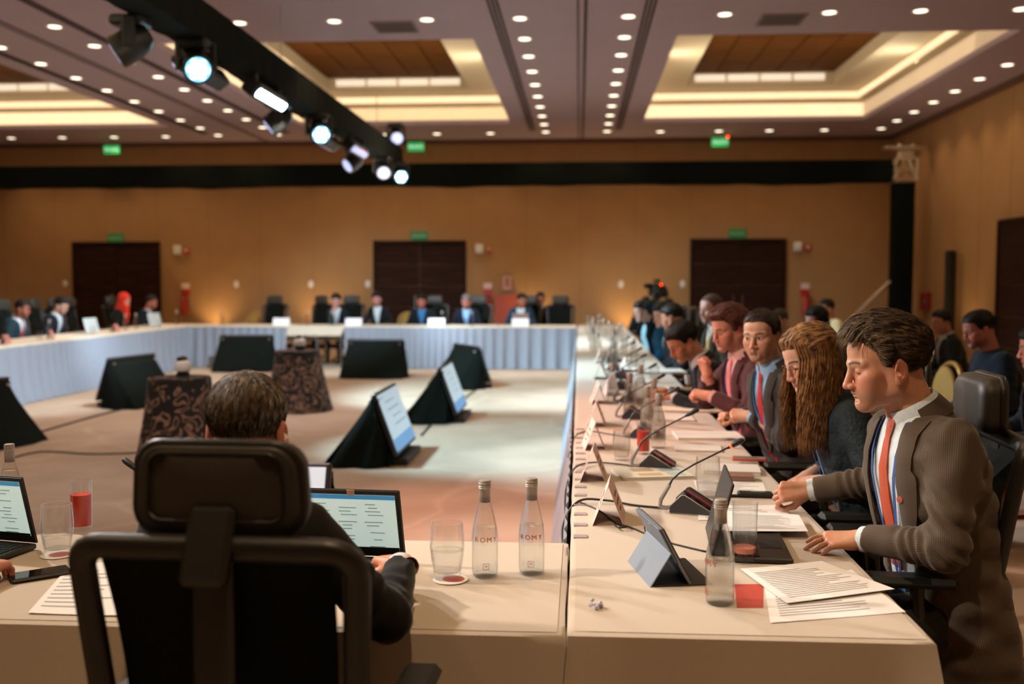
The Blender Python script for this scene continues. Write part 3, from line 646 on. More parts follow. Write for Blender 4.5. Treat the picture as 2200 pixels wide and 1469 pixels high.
# ================================================================ office chairs
M_mesh = mat('chair_mesh', '0A0F0A', 0.9, noise=0.2, nscale=300, spec=0.2)
M_chair = mat('chair_frame', '211F1B', 0.42, noise=0.05)
M_pad = mat('headrest_leather', '352F29', 0.5, noise=0.06, nscale=20, bump=0.05, bscale=300)
def rrect(w, h, r, n=6, taper=0.0, cz=0.0):
    pts = []
    for cx, cy, a0 in ((w/2-r, h/2-r, 0), (-w/2+r, h/2-r, 90), (-w/2+r, -h/2+r, 180), (w/2-r, -h/2+r, 270)):
        for k in range(n+1):
            a = R(a0+90*k/n); x, y = cx+r*math.cos(a), cy+r*math.sin(a); pts.append((x*(1+taper*y/h), y+cz))
    return pts
def pad(poly, th, curve, inflate=0.012, yoff=0.0, rings=4, back=None):
    """cushion: outline in x,z; rounded front and back, wrapped with horizontal curvature"""
    V = []; F = []; n = len(poly); cz = sum(p[1] for p in poly)/n; layers = []
    for k in range(-rings, rings+1):
        a = k/rings*math.pi/2; layers.append((math.sin(a)*th/2, 1-(1-math.cos(a))*(inflate if k > 0 or back is None else back)*8))
    for y, sc in layers:
        for x, z in poly: X, Z = x*sc, cz+(z-cz)*sc; V.append((X, y+yoff+curve*X*X, Z))
    m = len(layers)
    for k in range(m-1):
        for i in range(n): j = (i+1) % n; F.append((k*n+i, k*n+j, (k+1)*n+j, (k+1)*n+i))
    for k in (0, m-1):
        c = len(V); V.append((0, layers[k][0]+yoff, cz))
        for i in range(n): F.append((k*n+i, k*n+(i+1) % n, c))
    return G().add(V, F)
def make_chair(label, loc, rz, group):
    c = thing('office_chair', label, 'chair', loc, rz, group)
    pad(rrect(0.50, 0.48, 0.10), 0.075, 0.0, 0.02).build('seat', M_mesh, c).matrix_local = Matrix.Translation((0, 0.03, SEAT-0.045)) @ Euler((R(90), 0, 0)).to_matrix().to_4x4()
    def bend(o): return o
    # backrest frame: tapered loop, slightly reclined
    H0, H1 = SEAT+0.10, 1.088; h = H1-H0; poly = rrect(0.49, h, 0.05, 5, 0.10, (H0+H1)/2)
    ry = lambda z: -0.235-(z-H0)*0.16+0.03*math.sin((z-H0)/h*math.pi)
    g = G(); g.tube([(x, ry(z)+0.25*x*x, z) for x, z in poly], 0.021, 8, closed=True, flat=1.25); g.build('back_frame', M_chair, c, 60)
    n = 13
    G().grid(lambda i, j: ((i-.5)*0.41*(1-0.05+0.10*j), ry(H0+h*(0.03+.94*j))+0.25*((i-.5)*.43)**2+0.004, H0+h*(0.03+.94*j)), n, n).build('back_mesh', M_mesh, c, 180, fix=False)
    G().box((0, ry(0.95)-0.035, 0.935), (0.075, 0.02, 0.30), 0.008, None).build('spine_strap', M_chair, c)
    # headrest
    hz0, hz1 = 1.105, 1.272; hc = (hz0+hz1)/2; yh = ry(H1)+0.055
    hp = rrect(0.315, hz1-hz0, 0.05, 6, -0.07, hc)
    hr = pad(hp, 0.085, 0.9, 0.04, yh, 4, 0.012).build('headrest', M_pad, c, 60)
    G().tube([(x*.965, yh-0.028+0.9*x*x, hc+(z-hc)*.96) for x, z in hp], 0.011, 8, closed=True).build('rim', M_chair, hr, 60)
    ip = rrect(0.25, 0.122, 0.028, 5, -0.05, hc+0.006)
    G().tube([(x, yh-0.0425+0.9*x*x, z) for x, z in ip], 0.0032, 6, closed=True).build('groove', M_blackp, hr, 60)
    G().box((0, 0, 0), (0.085, 0.035, 0.14), 0.01, Matrix.Translation((0, ry(H1)-0.005, 1.095)) @ Euler((R(-24), 0, 0)).to_matrix().to_4x4()).build('headrest_stem', M_chair, c)
    for s_ in (-1, 1):
        G().box((s_*0.29, 0.02, SEAT+0.215), (0.085, 0.26, 0.032), 0.014).build('armrest', M_blackp, c)
        G().tube([(s_*0.24, -0.02, SEAT-0.06), (s_*0.29, -0.02, SEAT-0.02), (s_*0.29, 0.0, SEAT+0.20)], 0.02, 8).build('arm_post', M_chair, c)
    G().lathe([(0.03, 0.09), (0.03, SEAT-0.10), (0.07, SEAT-0.085), (0, SEAT-0.08)], 14).build('gas_lift', M_blackp, c)
    for k in range(5):
        a = R(72*k+18); d = Vector((math.cos(a), math.sin(a), 0))
        G().tube([d*0.03+Vector((0, 0, 0.105)), d*0.30+Vector((0, 0, 0.075))], [0.028, 0.016], 8).build('base_arm', M_chair, c)
        G().lathe([(0, -0.02), (0.028, -0.02), (0.03, 0), (0.028, 0.02), (0, 0.02)], 12, Matrix.Translation(d*0.30+Vector((0, 0, 0.03))) @ Euler((R(90), 0, a+R(90))).to_matrix().to_4x4()).build('caster', M_blackp, c)
    return c
def make_banquet(label, loc, rz, group='gold banquet chairs'):
    c = thing('banquet_chair', label, 'chair', loc, rz, group)
    pad(rrect(0.42, 0.42, 0.08), 0.07, 0.0, 0.02).build('seat', M_goldcloth, c).matrix_local = Matrix.Translation((0, 0, 0.46)) @ Euler((R(90), 0, 0)).to_matrix().to_4x4()
    arch = [(0.19*math.cos(a), 0.70+0.22*math.sin(a)) for a in np.linspace(0, math.pi, 13)]
    loop = [(0.17, 0.44)]+[(x, z) for x, z in arch]+[(-0.17, 0.44)]
    G().tube([(x, -0.20-(z-.44)*0.18, z) for x, z in loop], 0.018, 8).build('back_frame', M_gold, c, 60)
    pad([(x*0.86, z*0.97) for x, z in loop], 0.035, 0.3, 0.015, -0.235).build('back_pad', M_goldcloth, c)
    for x in (-0.19, 0.19):
        for y in (-0.18, 0.18): G().tube([(x, y, 0), (x*0.95, y*0.95, 0.44)], 0.012, 8).build('leg', M_gold, c)
    return c

# ================================================================ floor monitors
M_screen = mat('monitor_image', 'B9CBD2', 0.3, emit='A9C4D2', estr=0.75)
M_screen2 = mat('monitor_image_blue', '5E96C8', 0.3, emit='4E8CC4', estr=0.7)
def monitor(label, loc, rz, seed=1):
    m = thing('floor_monitor', label, 'monitor', loc, rz, 'floor monitors in black drapes inside the square')
    W, Hh, tilt = 0.93, 0.56, 20; M_ = rot(tilt, 0, 0, (0, 0.30, 0.09))     # screen faces +y, leaning back
    b = G().box((0, 0, Hh/2), (W, 0.045, Hh), 0.012, M_).build('bezel', M_darkp, m)
    d = G().box((0, 0.0235, Hh/2+0.01), (W-0.05, 0.003, Hh-0.07), 0, M_).build('display', M_screen, b, smooth=0)
    G().box((0, 0.026, 0.085), (W-0.06, 0.002, 0.11), 0, M_).build('blue_band', M_screen2, b, smooth=0)
    for k in range(4): G().box((-0.1+0.05*k, 0.026, 0.24+k*0.07), (0.5-0.1*(k % 2), 0.002, 0.012), 0, M_).build('text_line', mat('screen_ink', '7E98A8', 0.4, emit='7C96A6', estr=0.5), b, smooth=0)
    rnd = random.Random(seed); ph = rnd.uniform(0, 6)
    top = M_ @ Vector((0, -0.03, Hh*0.93)); n = 40
    # cloth thrown over the back and both ends: closed curtain loop, small at the top, wide at the floor
    def f(i, j):
        a = 2*math.pi*i; ca, sa = math.cos(a), math.sin(a)
        sx = math.copysign(abs(ca)**0.45, ca); sy = math.copysign(abs(sa)**0.6, sa)
        fold = 1+0.05*math.sin(a*9+ph)*j+0.03*math.sin(a*17+ph)*j
        hw = 0.465+0.07*j; yf = 0.265-0.0*j; yb = top.y-0.03-0.42*j**1.1
        y = (yf+yb)/2+(yf-yb)/2*sy*(fold if sy < 0 else 1)
        z = top.z*(1-j)+0.006*j
        if sy > 0: y = min(y, 0.30-(z-0.09)*math.tan(R(tilt))-0.035)
        return (hw*sx*fold, y, z)
    g = G().grid(f, n, 9, wrap=True); g.f.append(tuple(range(n))); g.build('black_drape', M_black, m, 60)
    G().box((0, 0.30, 0.03), (0.7, 0.16, 0.06), 0.01).build('foot', M_blackp, m)
    for s_ in (-1, 1): G().lathe([(0, 0), (0.02, 0), (0.016, 0.012), (0, 0.014)], 10, rot(110, 0, 0, (s_*0.40, top.y-0.02, top.z-0.03)) ).build('drape_clip', M_steel, m)
    return m
mons = [((850, 975), 'floor monitor with lit slide, nearest on the open carpet, facing the right table', -90, 0.12),
        ((980, 888), 'floor monitor with lit slide behind the nearest one, facing the right table', -90, 0.12)]
for (u, v), lab, rz, z in mons:
    p = at(u, v, z=z); monitor(lab, (p.x-0.30, p.y+0.47, 0), rz, int(u))
p = at(985, 832, z=0); monitor('black draped floor monitor farthest right, turned away', (p.x, p.y+0.1, 0), -60, 3)
p = at(795, 815, z=0); monitor('black draped floor monitor seen from behind, in front of the long far table', (p.x, p.y+0.35, 0), 0, 4)
p = at(515, 800, z=0); monitor('black draped floor monitor seen from behind, in front of the left corner', (p.x, p.y+0.3, 0), 6, 5)
p = at(272, 876, z=0); monitor('black draped floor monitor turned to the left table, beside the round table', (p.x+.02, p.y+0.35, 0), 78, 6)
p = at(8, 972, z=0); monitor('black draped floor monitor cut by the left edge of the frame', (p.x-0.38, p.y+0.3, 0), 78, 7)
monitor('floor monitor facing the near table, mostly hidden behind the seated man', (-1.74, 5.15, 0), 180, 8)

# ================================================================ round tables with patterned cloth, each with a dome camera
for (x, y, rt, rb, lab, lab2) in ((-3.46, 8.4, 0.25, 0.36, 'nearer round table under a black and tan scroll-patterned cloth', 'cream dome camera on the nearer round table'), (-3.38, 11.75, 0.25, 0.40, 'farther round table under a black and tan scroll-patterned cloth', 'pale dome camera on the farther round table')):
    t = thing('round_table', lab, 'table', (x, y, 0), 0, 'round tables with patterned cloths')
    def f(i, j):
        a = 2*math.pi*i; k = 0.5+0.5*math.sin(a*9)*0.6
        if j < 0.12: return (rt*(j/0.12)*math.cos(a), rt*(j/0.12)*math.sin(a), 0.735)
        d = (j-0.12)/0.88; r = rt+0.012+(rb-rt)*d**1.3+0.03*d*(k-.5); return (r*math.cos(a), r*math.sin(a), 0.735-0.725*d)
    G().grid(f, 72, 16, wrap=True).build('tablecloth', M_damask, t, 60)
    G().lathe([(0.0, 0.70), (rt-0.01, 0.70), (rt-0.01, 0.728), (0, 0.728)], 32).build('tabletop', M_door, t)
    G().lathe([(0.2, 0), (0.2, 0.02), (0.03, 0.04), (0.03, 0.70)], 16).build('pedestal', M_blackp, t)
    c = thing('dome_camera', lab2, 'camera', (x+0.03, y, 0.737), -20)
    G().lathe([(0.055, 0), (0.055, 0.03), (0.04, 0.035)], 16).build('base', M_blackp, c)
    G().lathe([(0.03, 0.035), (0.066, 0.045), (0.072, 0.09), (0.06, 0.125), (0.035, 0.135)], 20).build('body', M_white, c)
    hd = G().lathe([(0.03, 0.13), (0.042, 0.14), (0.036, 0.165), (0.0, 0.175)], 16).build('head', mat('dome_dark', '4A2E14', 0.25), c)
    G().lathe([(0, 0), (0.018, 0), (0.018, 0.02), (0, 0.022)], 12, rot(90, 0, 0, (0, -0.035, 0.15))).build('camera_lens', M_blackp, hd)
# cables taped on the carpet
def cable(label, pts, r=0.006, m=None, name='cable', grp=None):
    P = [Vector(p) for p in pts]; out = []
    for i in range(len(P)-1):
        a, b, c, d = P[max(i-1, 0)], P[i], P[i+1], P[min(i+2, len(P)-1)]
        for k in range(6):
            t = k/6; out.append(0.5*((2*b)+(c-a)*t+(2*a-5*b+4*c-d)*t*t+(3*b-a-3*c+d)*t**3))
    out.append(P[-1]); o = G().tube(out, r, 6).build(name, m or M_blackp, None, 180); return tag(o, label, 'cable', grp)
q = [at(u, v, z=0.008) for u, v in ((60, 935), (120, 918), (200, 895), (290, 872))]
cable('dark cable lying on the carpet left of the round table', q, 0.012)
q = [at(u, v, z=0.008) for u, v in ((905, 935), (938, 900), (985, 865), (1022, 838))]
cable('dark cable on the carpet between the floor monitors', q, 0.012)
q = [at(u, v, z=0.008) for u, v in ((20, 985), (90, 970), (200, 975), (300, 972))]
cable('dark seam strip on the carpet near the near table', q, 0.008)
# ================================================================ things on the tables
M_metal = mat('cap_aluminium', 'A89E96', 0.42, 0.25); M_metal2 = mat('cap_silver', 'C8C0B8', 0.35, 0.4)
M_print = mat('bottle_print', 'B4533E', 0.6)
M_prof = [(0.0, 0.002), (0.030, 0.0), (0.0345, 0.006), (0.036, 0.02), (0.0362, 0.11), (0.034, 0.135), (0.024, 0.178), (0.0165, 0.205), (0.0145, 0.24)]
def bottle(label, loc, rz=0, group='water bottles', s=1.0, fill=0.75, lettering=True):
    b = thing('water_bottle', label, 'bottle', loc, rz, group); b.scale = (s, s, s)
    gl = G().lathe(M_prof, 28).build('glass_body', M_bottle, b, 60)
    pr = [(0, 0.006)]+[(r-0.002, max(z, .006)) for r, z in M_prof[1:] if z < 0.24*fill]; pr.append((0.0, pr[-1][1]+0.0005)); G().lathe(pr, 24).build('water', M_water, b, 60)
    cp = G().lathe([(0.0155, 0.205), (0.0158, 0.242), (0.0165, 0.243), (0.0165, 0.262), (0.015, 0.265), (0, 0.266)], 22).build('screw_cap', M_metal, b, 40)
    g = G()
    for z in (0.244, 0.249, 0.257): g.tube([(0.0168*math.cos(a), 0.0168*math.sin(a), z) for a in np.linspace(0, 2*math.pi, 20, endpoint=False)], 0.0007, 4, closed=True)
    g.build('cap_rings', M_metal2, cp)
    if lettering:
        for k, ch in enumerate('ROMY'):
            a = R(-90-42+28*k); text('lettering', ch, 0.020, M_print, gl, Matrix.Translation((0.0369*math.cos(a), 0.0369*math.sin(a), 0.107)) @ Euler((R(90), 0, a+R(90))).to_matrix().to_4x4(), ext=0.0003)
        G().box((0, 0, -0.008), (0.017, 0.0006, 0.001)).box((0, 0, 0.008), (0.017, 0.0006, 0.001)).box((-0.008, 0, 0), (0.001, 0.0006, 0.015)).box((0.008, 0, 0), (0.001, 0.0006, 0.015)).build('square_emblem', M_print, gl, smooth=0, loc=(0, -0.0368, 0.034)); text('emblem_letter', 'M', 0.010, M_print, gl, rot(90, 0, 0, (0, -0.0368, 0.034)), ext=0.0003)
    return b
def tumbler(label, loc, level=0.035, group='water tumblers', coaster=False, s=1.0):
    t = thing('water_tumbler', label, 'glass', loc, 0, group); t.scale = (s, s, s)
    G().lathe([(0, 0.0), (0.029, 0.0), (0.031, 0.004), (0.038, 0.05), (0.0405, 0.075), (0.037, 0.13), (0.0358, 0.13), (0.039, 0.075), (0.0365, 0.05), (0.030, 0.016), (0, 0.014)], 30).build('glass_body', M_glass, t, 60)
    if level: G().lathe([(0, 0.0145), (0.0296, 0.0165), (0.030+level*0.14, 0.016+level), (0, 0.0162+level)], 26).build('water', M_water, t, 60)
    return t
def coaster(label, loc):
    c = thing('coaster', label, 'coaster', loc); G().lathe([(0, 0), (0.047, 0), (0.048, 0.001), (0.047, 0.002), (0, 0.002)], 28).build('disc', M_paper, c); 
    G().lathe([(0.012, 0.0021), (0.03, 0.0021), (0.03, 0.0024), (0.012, 0.0024)], 20, Matrix.Translation((0.008, 0, 0))).build('red_print', M_print, c); return c
def juice(label, loc, level=0.09, m=None, base=0.012, group='juice glasses', h=0.135, s=1.0):
    t = thing('juice_glass', label, 'glass', loc, 0, group); t.scale = (s, s, s)
    G().lathe([(0, 0), (0.0255, 0), (0.0265, 0.003), (0.0285, h), (0.0275, h), (0.0257, 0.013), (0, 0.012)], 28).build('glass_body', M_glass, t, 60)
    z0 = max(base, 0.013); G().lathe([(0, z0), (0.0252, z0+0.0005), (0.0252+level*0.016, z0+level), (0, z0+level)], 24).build('juice', m or M_juice, t, 60)
    return t
M_card = mat('card_pink', 'DDBDB2', 0.8, noise=0.02)
def tent(label, loc, rz=0, group='tent name cards on the right table', s=1.0, L=0.21, m=None, far=False):
    t = thing('name_card', label, 'name card', loc, rz, group); h, w = 0.135*s, 0.052*s
    for sd, nm in ((-1, 'left_flap'), (1, 'right_flap')):
        f = G().add([(sd*w, -L/2, 0), (0, -L/2, h), (0, L/2, h), (sd*w, L/2, 0), (sd*(w-.0012), -L/2, 0), (0, -L/2, h-.002), (0, L/2, h-.002), (sd*(w-.0012), L/2, 0)],
                [(0, 1, 2, 3), (7, 6, 5, 4), (0, 4, 5, 1), (1, 5, 6, 2), (2, 6, 7, 3), (3, 7, 4, 0)]).build(nm, m or M_card, t, smooth=0)
        if not far:
            a = math.degrees(math.atan2(h, w)); rz_ = 90 if sd > 0 else -90
            Mx = Matrix.Translation((sd*(w*0.5+0.0012), 0, h*0.5)) @ Euler((0, 0, R(rz_))).to_matrix().to_4x4() @ Euler((R(a), 0, 0)).to_matrix().to_4x4()
            for k, (yy, ww) in enumerate(((0.022, 0.09), (-0.004, 0.13), (-0.03, 0.06))): G().box((0, yy*s, 0), (ww, 0.008, 0.0006), 0, Mx).build('print_line', mat('card_ink', '7A5A58', 0.8), f, smooth=0)
    return t
M_micb = mat('mic_base', '241C19', 0.3, coat=0.3); M_mics = mat('mic_silver', 'AAA8A6', 0.35, 0.45)
def mic(label, loc, rz=0, lit=False, group='gooseneck microphones on the tables', bend=1.0):
    """delegate unit: wedge console with buttons, silver end caps, bracket, gooseneck, capsule. speaker sits at local +x"""
    m = thing('gooseneck_microphone', label, 'microphone', loc, rz, group)
    prof = [(-0.05, 0.0), (0.085, 0.0), (0.085, 0.012), (0.0, 0.062), (-0.012, 0.06), (-0.05, 0.02)]
    Mx = Matrix(((1, 0, 0, 0), (0, 0, 1, -0.075), (0, 1, 0, 0.002), (0, 0, 0, 1)))
    c = G().prism(prof, 0.15, Mx).build('console', M_micb, m)
    for yy in (-0.077, 0.073): G().prism([(x*1.03, z*1.03+0.001) for x, z in prof], 0.004, Matrix(((1, 0, 0, 0), (0, 0, 1, yy), (0, 1, 0, 0.002), (0, 0, 0, 1)))).build('end_cap', mat('mic_cap', '33343A', 0.3), m); G().tube([(x*1.03, yy+0.002, z*1.03+0.003) for x, z in prof], 0.0022, 6, closed=True).build('silver_edge', M_mics, m)
    n_ = Vector((0.05, 0, 0.085)).normalized(); Mf = Matrix.Translation((0.043, 0, 0.041)) @ n_.to_track_quat('Z', 'Y').to_matrix().to_4x4()
    G().box((0, 0.0, 0.001), (0.035, 0.10, 0.003), 0.001, Mf).build('display', mat('mic_display', '5A1C22', 0.2, emit='802028', estr=0.4), c, smooth=0)
    for k in range(3): G().box((-0.03, -0.045+0.045*k, 0.002), (0.014, 0.03, 0.004), 0.001, Mf).build('button', M_darkp, c, smooth=0)
    G().tube([(-0.02, -0.05, 0.03), (-0.065, -0.06, 0.015), (-0.088, -0.06, 0.02), (-0.085, -0.06, 0.045), (-0.055, -0.06, 0.098)], [0.007, 0.008, 0.0085, 0.008, 0.007], 10).build('bracket', M_mics, m)
    pts = [(-0.055, -0.06, 0.098), (-0.045, -0.06, 0.118), (-0.02, -0.06, 0.142), (0.03, -0.06, 0.175*bend), (0.10, -0.06, 0.214*bend), (0.145, -0.06, 0.240*bend)]
    G().tube(pts, [0.0042, 0.0036, 0.0034, 0.0033, 0.0033, 0.0033], 10).build('gooseneck', M_blackp, m)
    d = (Vector(pts[-1])-Vector(pts[-2])).normalized(); q = d.to_track_quat('Z', 'Y').to_matrix().to_4x4(); q.translation = Vector(pts[-1])
    cp = G().lathe([(0.0035, -0.008), (0.006, 0.0), (0.0075, 0.006), (0.0075, 0.010), (0.009, 0.016), (0.0098, 0.030), (0.0098, 0.050), (0.007, 0.058), (0, 0.060)], 16, q).build('capsule', M_blackp, m)
    G().lathe([(0.0077, 0.0065), (0.0084, 0.008), (0.0084, 0.014), (0.0077, 0.0155)], 14, q).build('light_ring', M_redled if lit else M_darkp, cp)
    return m
def sheet(label, corners, z=TOP+0.001, curl=0.0, m=None, lines=12, name='paper_sheet', cat='paper', grp='loose papers', seed=1, col_=None):
    """one sheet of paper lying on the table: its four corners (pixel points met with the table plane), slightly wavy, printed lines"""
    C_ = [Vector((p.x, p.y, z)) for p in corners]; c = sum(C_, Vector())/4
    t = thing(name, label, cat, (c.x, c.y, z), 0, grp); A, B, C2, D = [p-c for p in C_]
    rnd = random.Random(seed); ph = rnd.uniform(0, 6)
    def f(i, j, dz=0.0):
        p = A*(1-i)*(1-j)+B*i*(1-j)+C2*i*j+D*(1-i)*j
        e = abs(i-.5)*2; return (p.x, p.y, dz+curl*(0.3+0.3*math.sin(i*5+ph)+e**3*max(0, math.sin(ph*3+j*2)))*0.5+0.0004)
    g = G(); n = 9
    V = [Vector(f(i/(n-1), j/(n-1))) for j in range(n) for i in range(n)]; F = [(j*n+i, j*n+i+1, (j+1)*n+i+1, (j+1)*n+i) for j in range(n-1) for i in range(n-1)]
    G().sheet(V, F, 0.0006).build('leaf', m or M_paper, t, 60)
    gl = G()
    for k in range(lines):
        j0 = 0.12+0.76*k/max(lines, 1); i1 = rnd.uniform(0.6, 0.92); q = 6; VV = []; FF = []
        for i in range(q+1):
            x = 0.08+(i1-0.08)*i/q
            VV += [f(x, j0, 0.0007), f(x, j0+0.20/lines, 0.0007)]
        FF = [(2*i, 2*i+2, 2*i+3, 2*i+1) for i in range(q)]; gl.add(VV, FF)
    if lines: gl.build('printed_text', col_ or M_ink, t, 0, fix=False)
    return t
Z = TOP+0.0005
def T(u, v, z=None): return at(u, v, z=TOP if z is None else z)
def on(u, v, dz=0.0005): p = T(u, v); return (p.x, p.y, TOP+dz)
# --- near bottles and glasses
bottle('near glass water bottle on the near table, left of the pair', on(1042, 1236), 10, fill=0.6)
bottle('near glass water bottle on the near table, right of the pair, lettering facing camera', on(1142, 1230), 0, fill=0.6)
bottle('glass water bottle standing beside the tablet on the right table', on(1546, 1296), -70, fill=0.55)
coaster('white round coaster with red print under a tumbler on the near table', on(968, 1245))
p = on(961, 1243, 0.0027); tumbler('water tumbler on a coaster left of the two near bottles', p, 0.05, s=1.18)
juice('tall glass with a little red juice left, beside the tablet', on(1599, 1206), 0.012, M_juice2, 0.022, s=1.28)
tumbler('water tumbler behind the open laptop on the right table', on(1520, 1068), 0.032, s=1.16)['label'] = 'water tumbler behind the open laptop on the right table'
coaster('small red-edged coaster beside the open laptop', on(1503, 1074, 0.0003))
tumbler('water tumbler beside the juice glass at the left laptop', on(124, 1190), 0.03, s=1.15)
coaster('white coaster under the left laptop tumbler', on(124, 1192, -0.0024 if False else 0.0))
juice('glass full of red juice beside the left laptop', on(176, 1138), 0.085, s=1.2)
bottle('glass water bottle standing behind the left laptop', on(25, 1122), 0, lettering=False)
# --- laptops
M_key = mat('keyboard', '16161A', 0.6); M_lap = mat('laptop_shell', '2A2724', 0.4)
M_lcd = mat('laptop_page', 'CFE2DC', 0.3, emit='C6DED6', estr=0.62); M_lcdb = mat('laptop_bar', '3E8CB4', 0.3, emit='2E7FAE', estr=0.6); M_lcdi = mat('laptop_text', '8AA09A', 0.4, emit='86A098', estr=0.35)
M_task = mat('laptop_taskbar', '14181C', 0.4)
def laptop(label, loc, rz, open_=105, m=None, w=0.32, d=0.225, screen=True, sticker=False):
    """local: keyboard toward +y (the user), hinge at y=0"""
    l = thing('laptop', label, 'laptop', loc, rz, 'laptops'); mm = m or M_lap
    b = G().box((0, d/2, 0.009), (w, d, 0.016), 0.004).build('base', mm, l)
    for r_ in range(5):
        for c in range(13):
            G().box((-w*0.42+c*w*0.07, 0.04+r_*0.021, 0.0185), (w*0.06, 0.017, 0.0025), 0.0008).build('key', M_key, b, smooth=0) if m is None else None
    G().box((0, d*0.78, 0.0175), (w*0.3, d*0.28, 0.001)).build('touchpad', M_key, b, smooth=0)
    Mx = Matrix.Translation((0, 0, 0.016)) @ Euler((R(90-open_), 0, 0)).to_matrix().to_4x4()   # lid in local x,z; screen side faces +y
    h = d*0.97; lid = G().box((0, -0.004, h/2), (w, 0.007, h), 0.003, Mx).build('lid', mm, l)
    if screen:
        G().box((0, 0.0002, h/2), (w-0.006, 0.0016, h-0.006), 0, Mx).build('bezel', M_darkp, lid, smooth=0)
        sw, sh = w-0.03, h-0.04; G().box((0, 0.0015, h/2+0.005), (sw, 0.001, sh), 0, Mx).build('display', M_lcd, lid, smooth=0)
        G().box((0, 0.0022, h/2+0.005+sh/2-0.007), (sw, 0.0006, 0.014), 0, Mx).build('title_bar', M_lcdb, lid, smooth=0)
        G().box((0, 0.0022, h/2+0.005-sh/2+0.004), (sw, 0.0006, 0.009), 0, Mx).build('task_bar', M_task, lid, smooth=0)
        rnd = random.Random(len(label))
        for k in range(13):
            for c in (-1, 0, 1):
                if rnd.random() < .3: continue
                G().box((c*sw*0.27+rnd.uniform(-.008, .008), 0.0022, h/2+sh*0.36-k*0.0115), (sw*rnd.uniform(.08, .2), 0.0006, 0.0028), 0, Mx).build('text_line', M_lcdi, lid, smooth=0)
        if sticker: G().box((-w*0.06, 0.0030, h-0.007), (0.022, 0.001, 0.017), 0, Mx).build('sticker', mat('note_peach', 'E0B898', 0.7), lid, smooth=0)
    return l
# laptop in front of the man seen from behind: lid leans away, screen toward the camera
p = T(812, 1205); laptop('open black laptop with a document page, in front of the man seen from behind', (p.x-0.075, p.y+0.0, Z), 176, 108, sticker=True).location.y = 2.80
laptop('open black laptop at the left edge with a web page', (-1.79, 2.90, Z), 168, 104)
laptop('black laptop lying open in front of the speaking man', (0.40, 3.02, Z), -94, 105)
# --- tablet in a folded grey cover
t = thing('tablet', 'grey tablet propped in a folded cover on the right table', 'tablet', (0.315, 2.76, Z), -79, 'tablet')
M_tabc = mat('tablet_cover', '6C7684', 0.55, noise=0.04, nscale=200)
Mx = rot(28, 0, 0, (0, -0.035, 0.0))
G().box((0, -0.004, 0.092), (0.25, 0.008, 0.178), 0.004, Mx).build('tablet_body', mat('tablet_grey', '8E949C', 0.35, 0.6), t)
G().box((0, 0.0015, 0.092), (0.235, 0.004, 0.162), 0, Mx).build('tablet_display', M_darkp, t, smooth=0)
G().box((0, -0.0105, 0.128), (0.25, 0.004, 0.106), 0.0015, Mx).build('cover_upper', M_tabc, t, smooth=0)
G().box((0, 0, 0.049), (0.25, 0.004, 0.118), 0.0015, rot(-32, 0, 0, (0, -0.150, 0.0))).build('cover_lower', M_tabc, t, smooth=0)
G().box((0, -0.06, 0.002), (0.25, 0.16, 0.004), 0.001).build('cover_foot', M_blackp, t, smooth=0)
G().box((0.02, -0.0125, 0.172), (0.02, 0.003, 0.006), 0.001, Mx).build('button', M_steel, t, smooth=0)
# --- microphones
mic('gooseneck microphone with glowing red ring, in front of the speaking man', (0.385, 3.52, Z), -14, True)
seats = [3.05, 3.85, 4.62, 5.38, 6.12, 6.9, 7.7, 8.5, 9.4, 10.4, 11.5]
ordn = ['', 'second', 'third', 'fourth', 'fifth', 'sixth', 'seventh', 'eighth', 'ninth', 'tenth', 'eleventh']
m2 = mic('second gooseneck microphone from the camera on the right table', (0.325, 4.32, Z), -12)
for k in range(2, 9): dup(m2, (0.33-0.02*(k % 2), seats[k]+0.50+0.03*(k % 3), Z), -12+6*(k % 2), ordn[k]+' gooseneck microphone from the camera on the right table')
mic('gooseneck microphone left of the man seen from behind', (at(258, 965, y=2.85).x+0.155, 2.80, Z), 165, False)
# --- tent name cards
tent('pink tent name card nearest the camera on the right table', (0.105, 3.37, Z), -4, L=0.22)
for k, (u, v) in enumerate(((1262, 1037), (1262, 968), (1268, 918), (1272, 868), (1300, 850), (1278, 815), (1330, 800), (1275, 780))):
    p = T(u+14, v); tent('pink tent name card, %s from the camera along the inner edge' % ordn[k+1], (p.x, p.y+0.1, Z), (-3, 4, -2, 3, 5, -4, 2, 0)[k], L=0.21, far=k > 3)
# --- papers, books and small things
sheet('printed white sheet nearest the table end, under the other', [T(1655, 1340), T(1946, 1316), T(1830, 1225), T(1640, 1250)], TOP+0.0012, 0.004, lines=14, seed=3)
sheet('top white sheet overlapping the table edge, covered in text', [T(1690, 1302), T(1922, 1272), T(1765, 1212), T(1590, 1228)], TOP+0.0075, 0.004, lines=16, seed=5)
sheet('red folder peeking out under the white sheets', [T(1583, 1306), T(1640, 1306), T(1640, 1255), T(1578, 1255)], TOP+0.0004, 0.0, mat('folder_red', 'B8483C', 0.5), 0, 'folder', 'folder', 'folders', 4)
sheet('printed sheet lying on the laptop keyboard under the man\'s left hand', [T(1560, 1156), T(1736, 1157), T(1716, 1120), T(1560, 1110)], TOP+0.0225, 0.002, lines=14, seed=6)
sheet('white sheet behind the open laptop', [T(1500, 1118), T(1700, 1118), T(1686, 1086), T(1500, 1086)], TOP+0.0012, 0.002, lines=6, seed=7)
sheet('white sheet under the brown wallet', [T(1500, 1062), T(1648, 1062), T(1640, 1036), T(1490, 1032)], TOP+0.0012, 0.002, lines=8, seed=8)
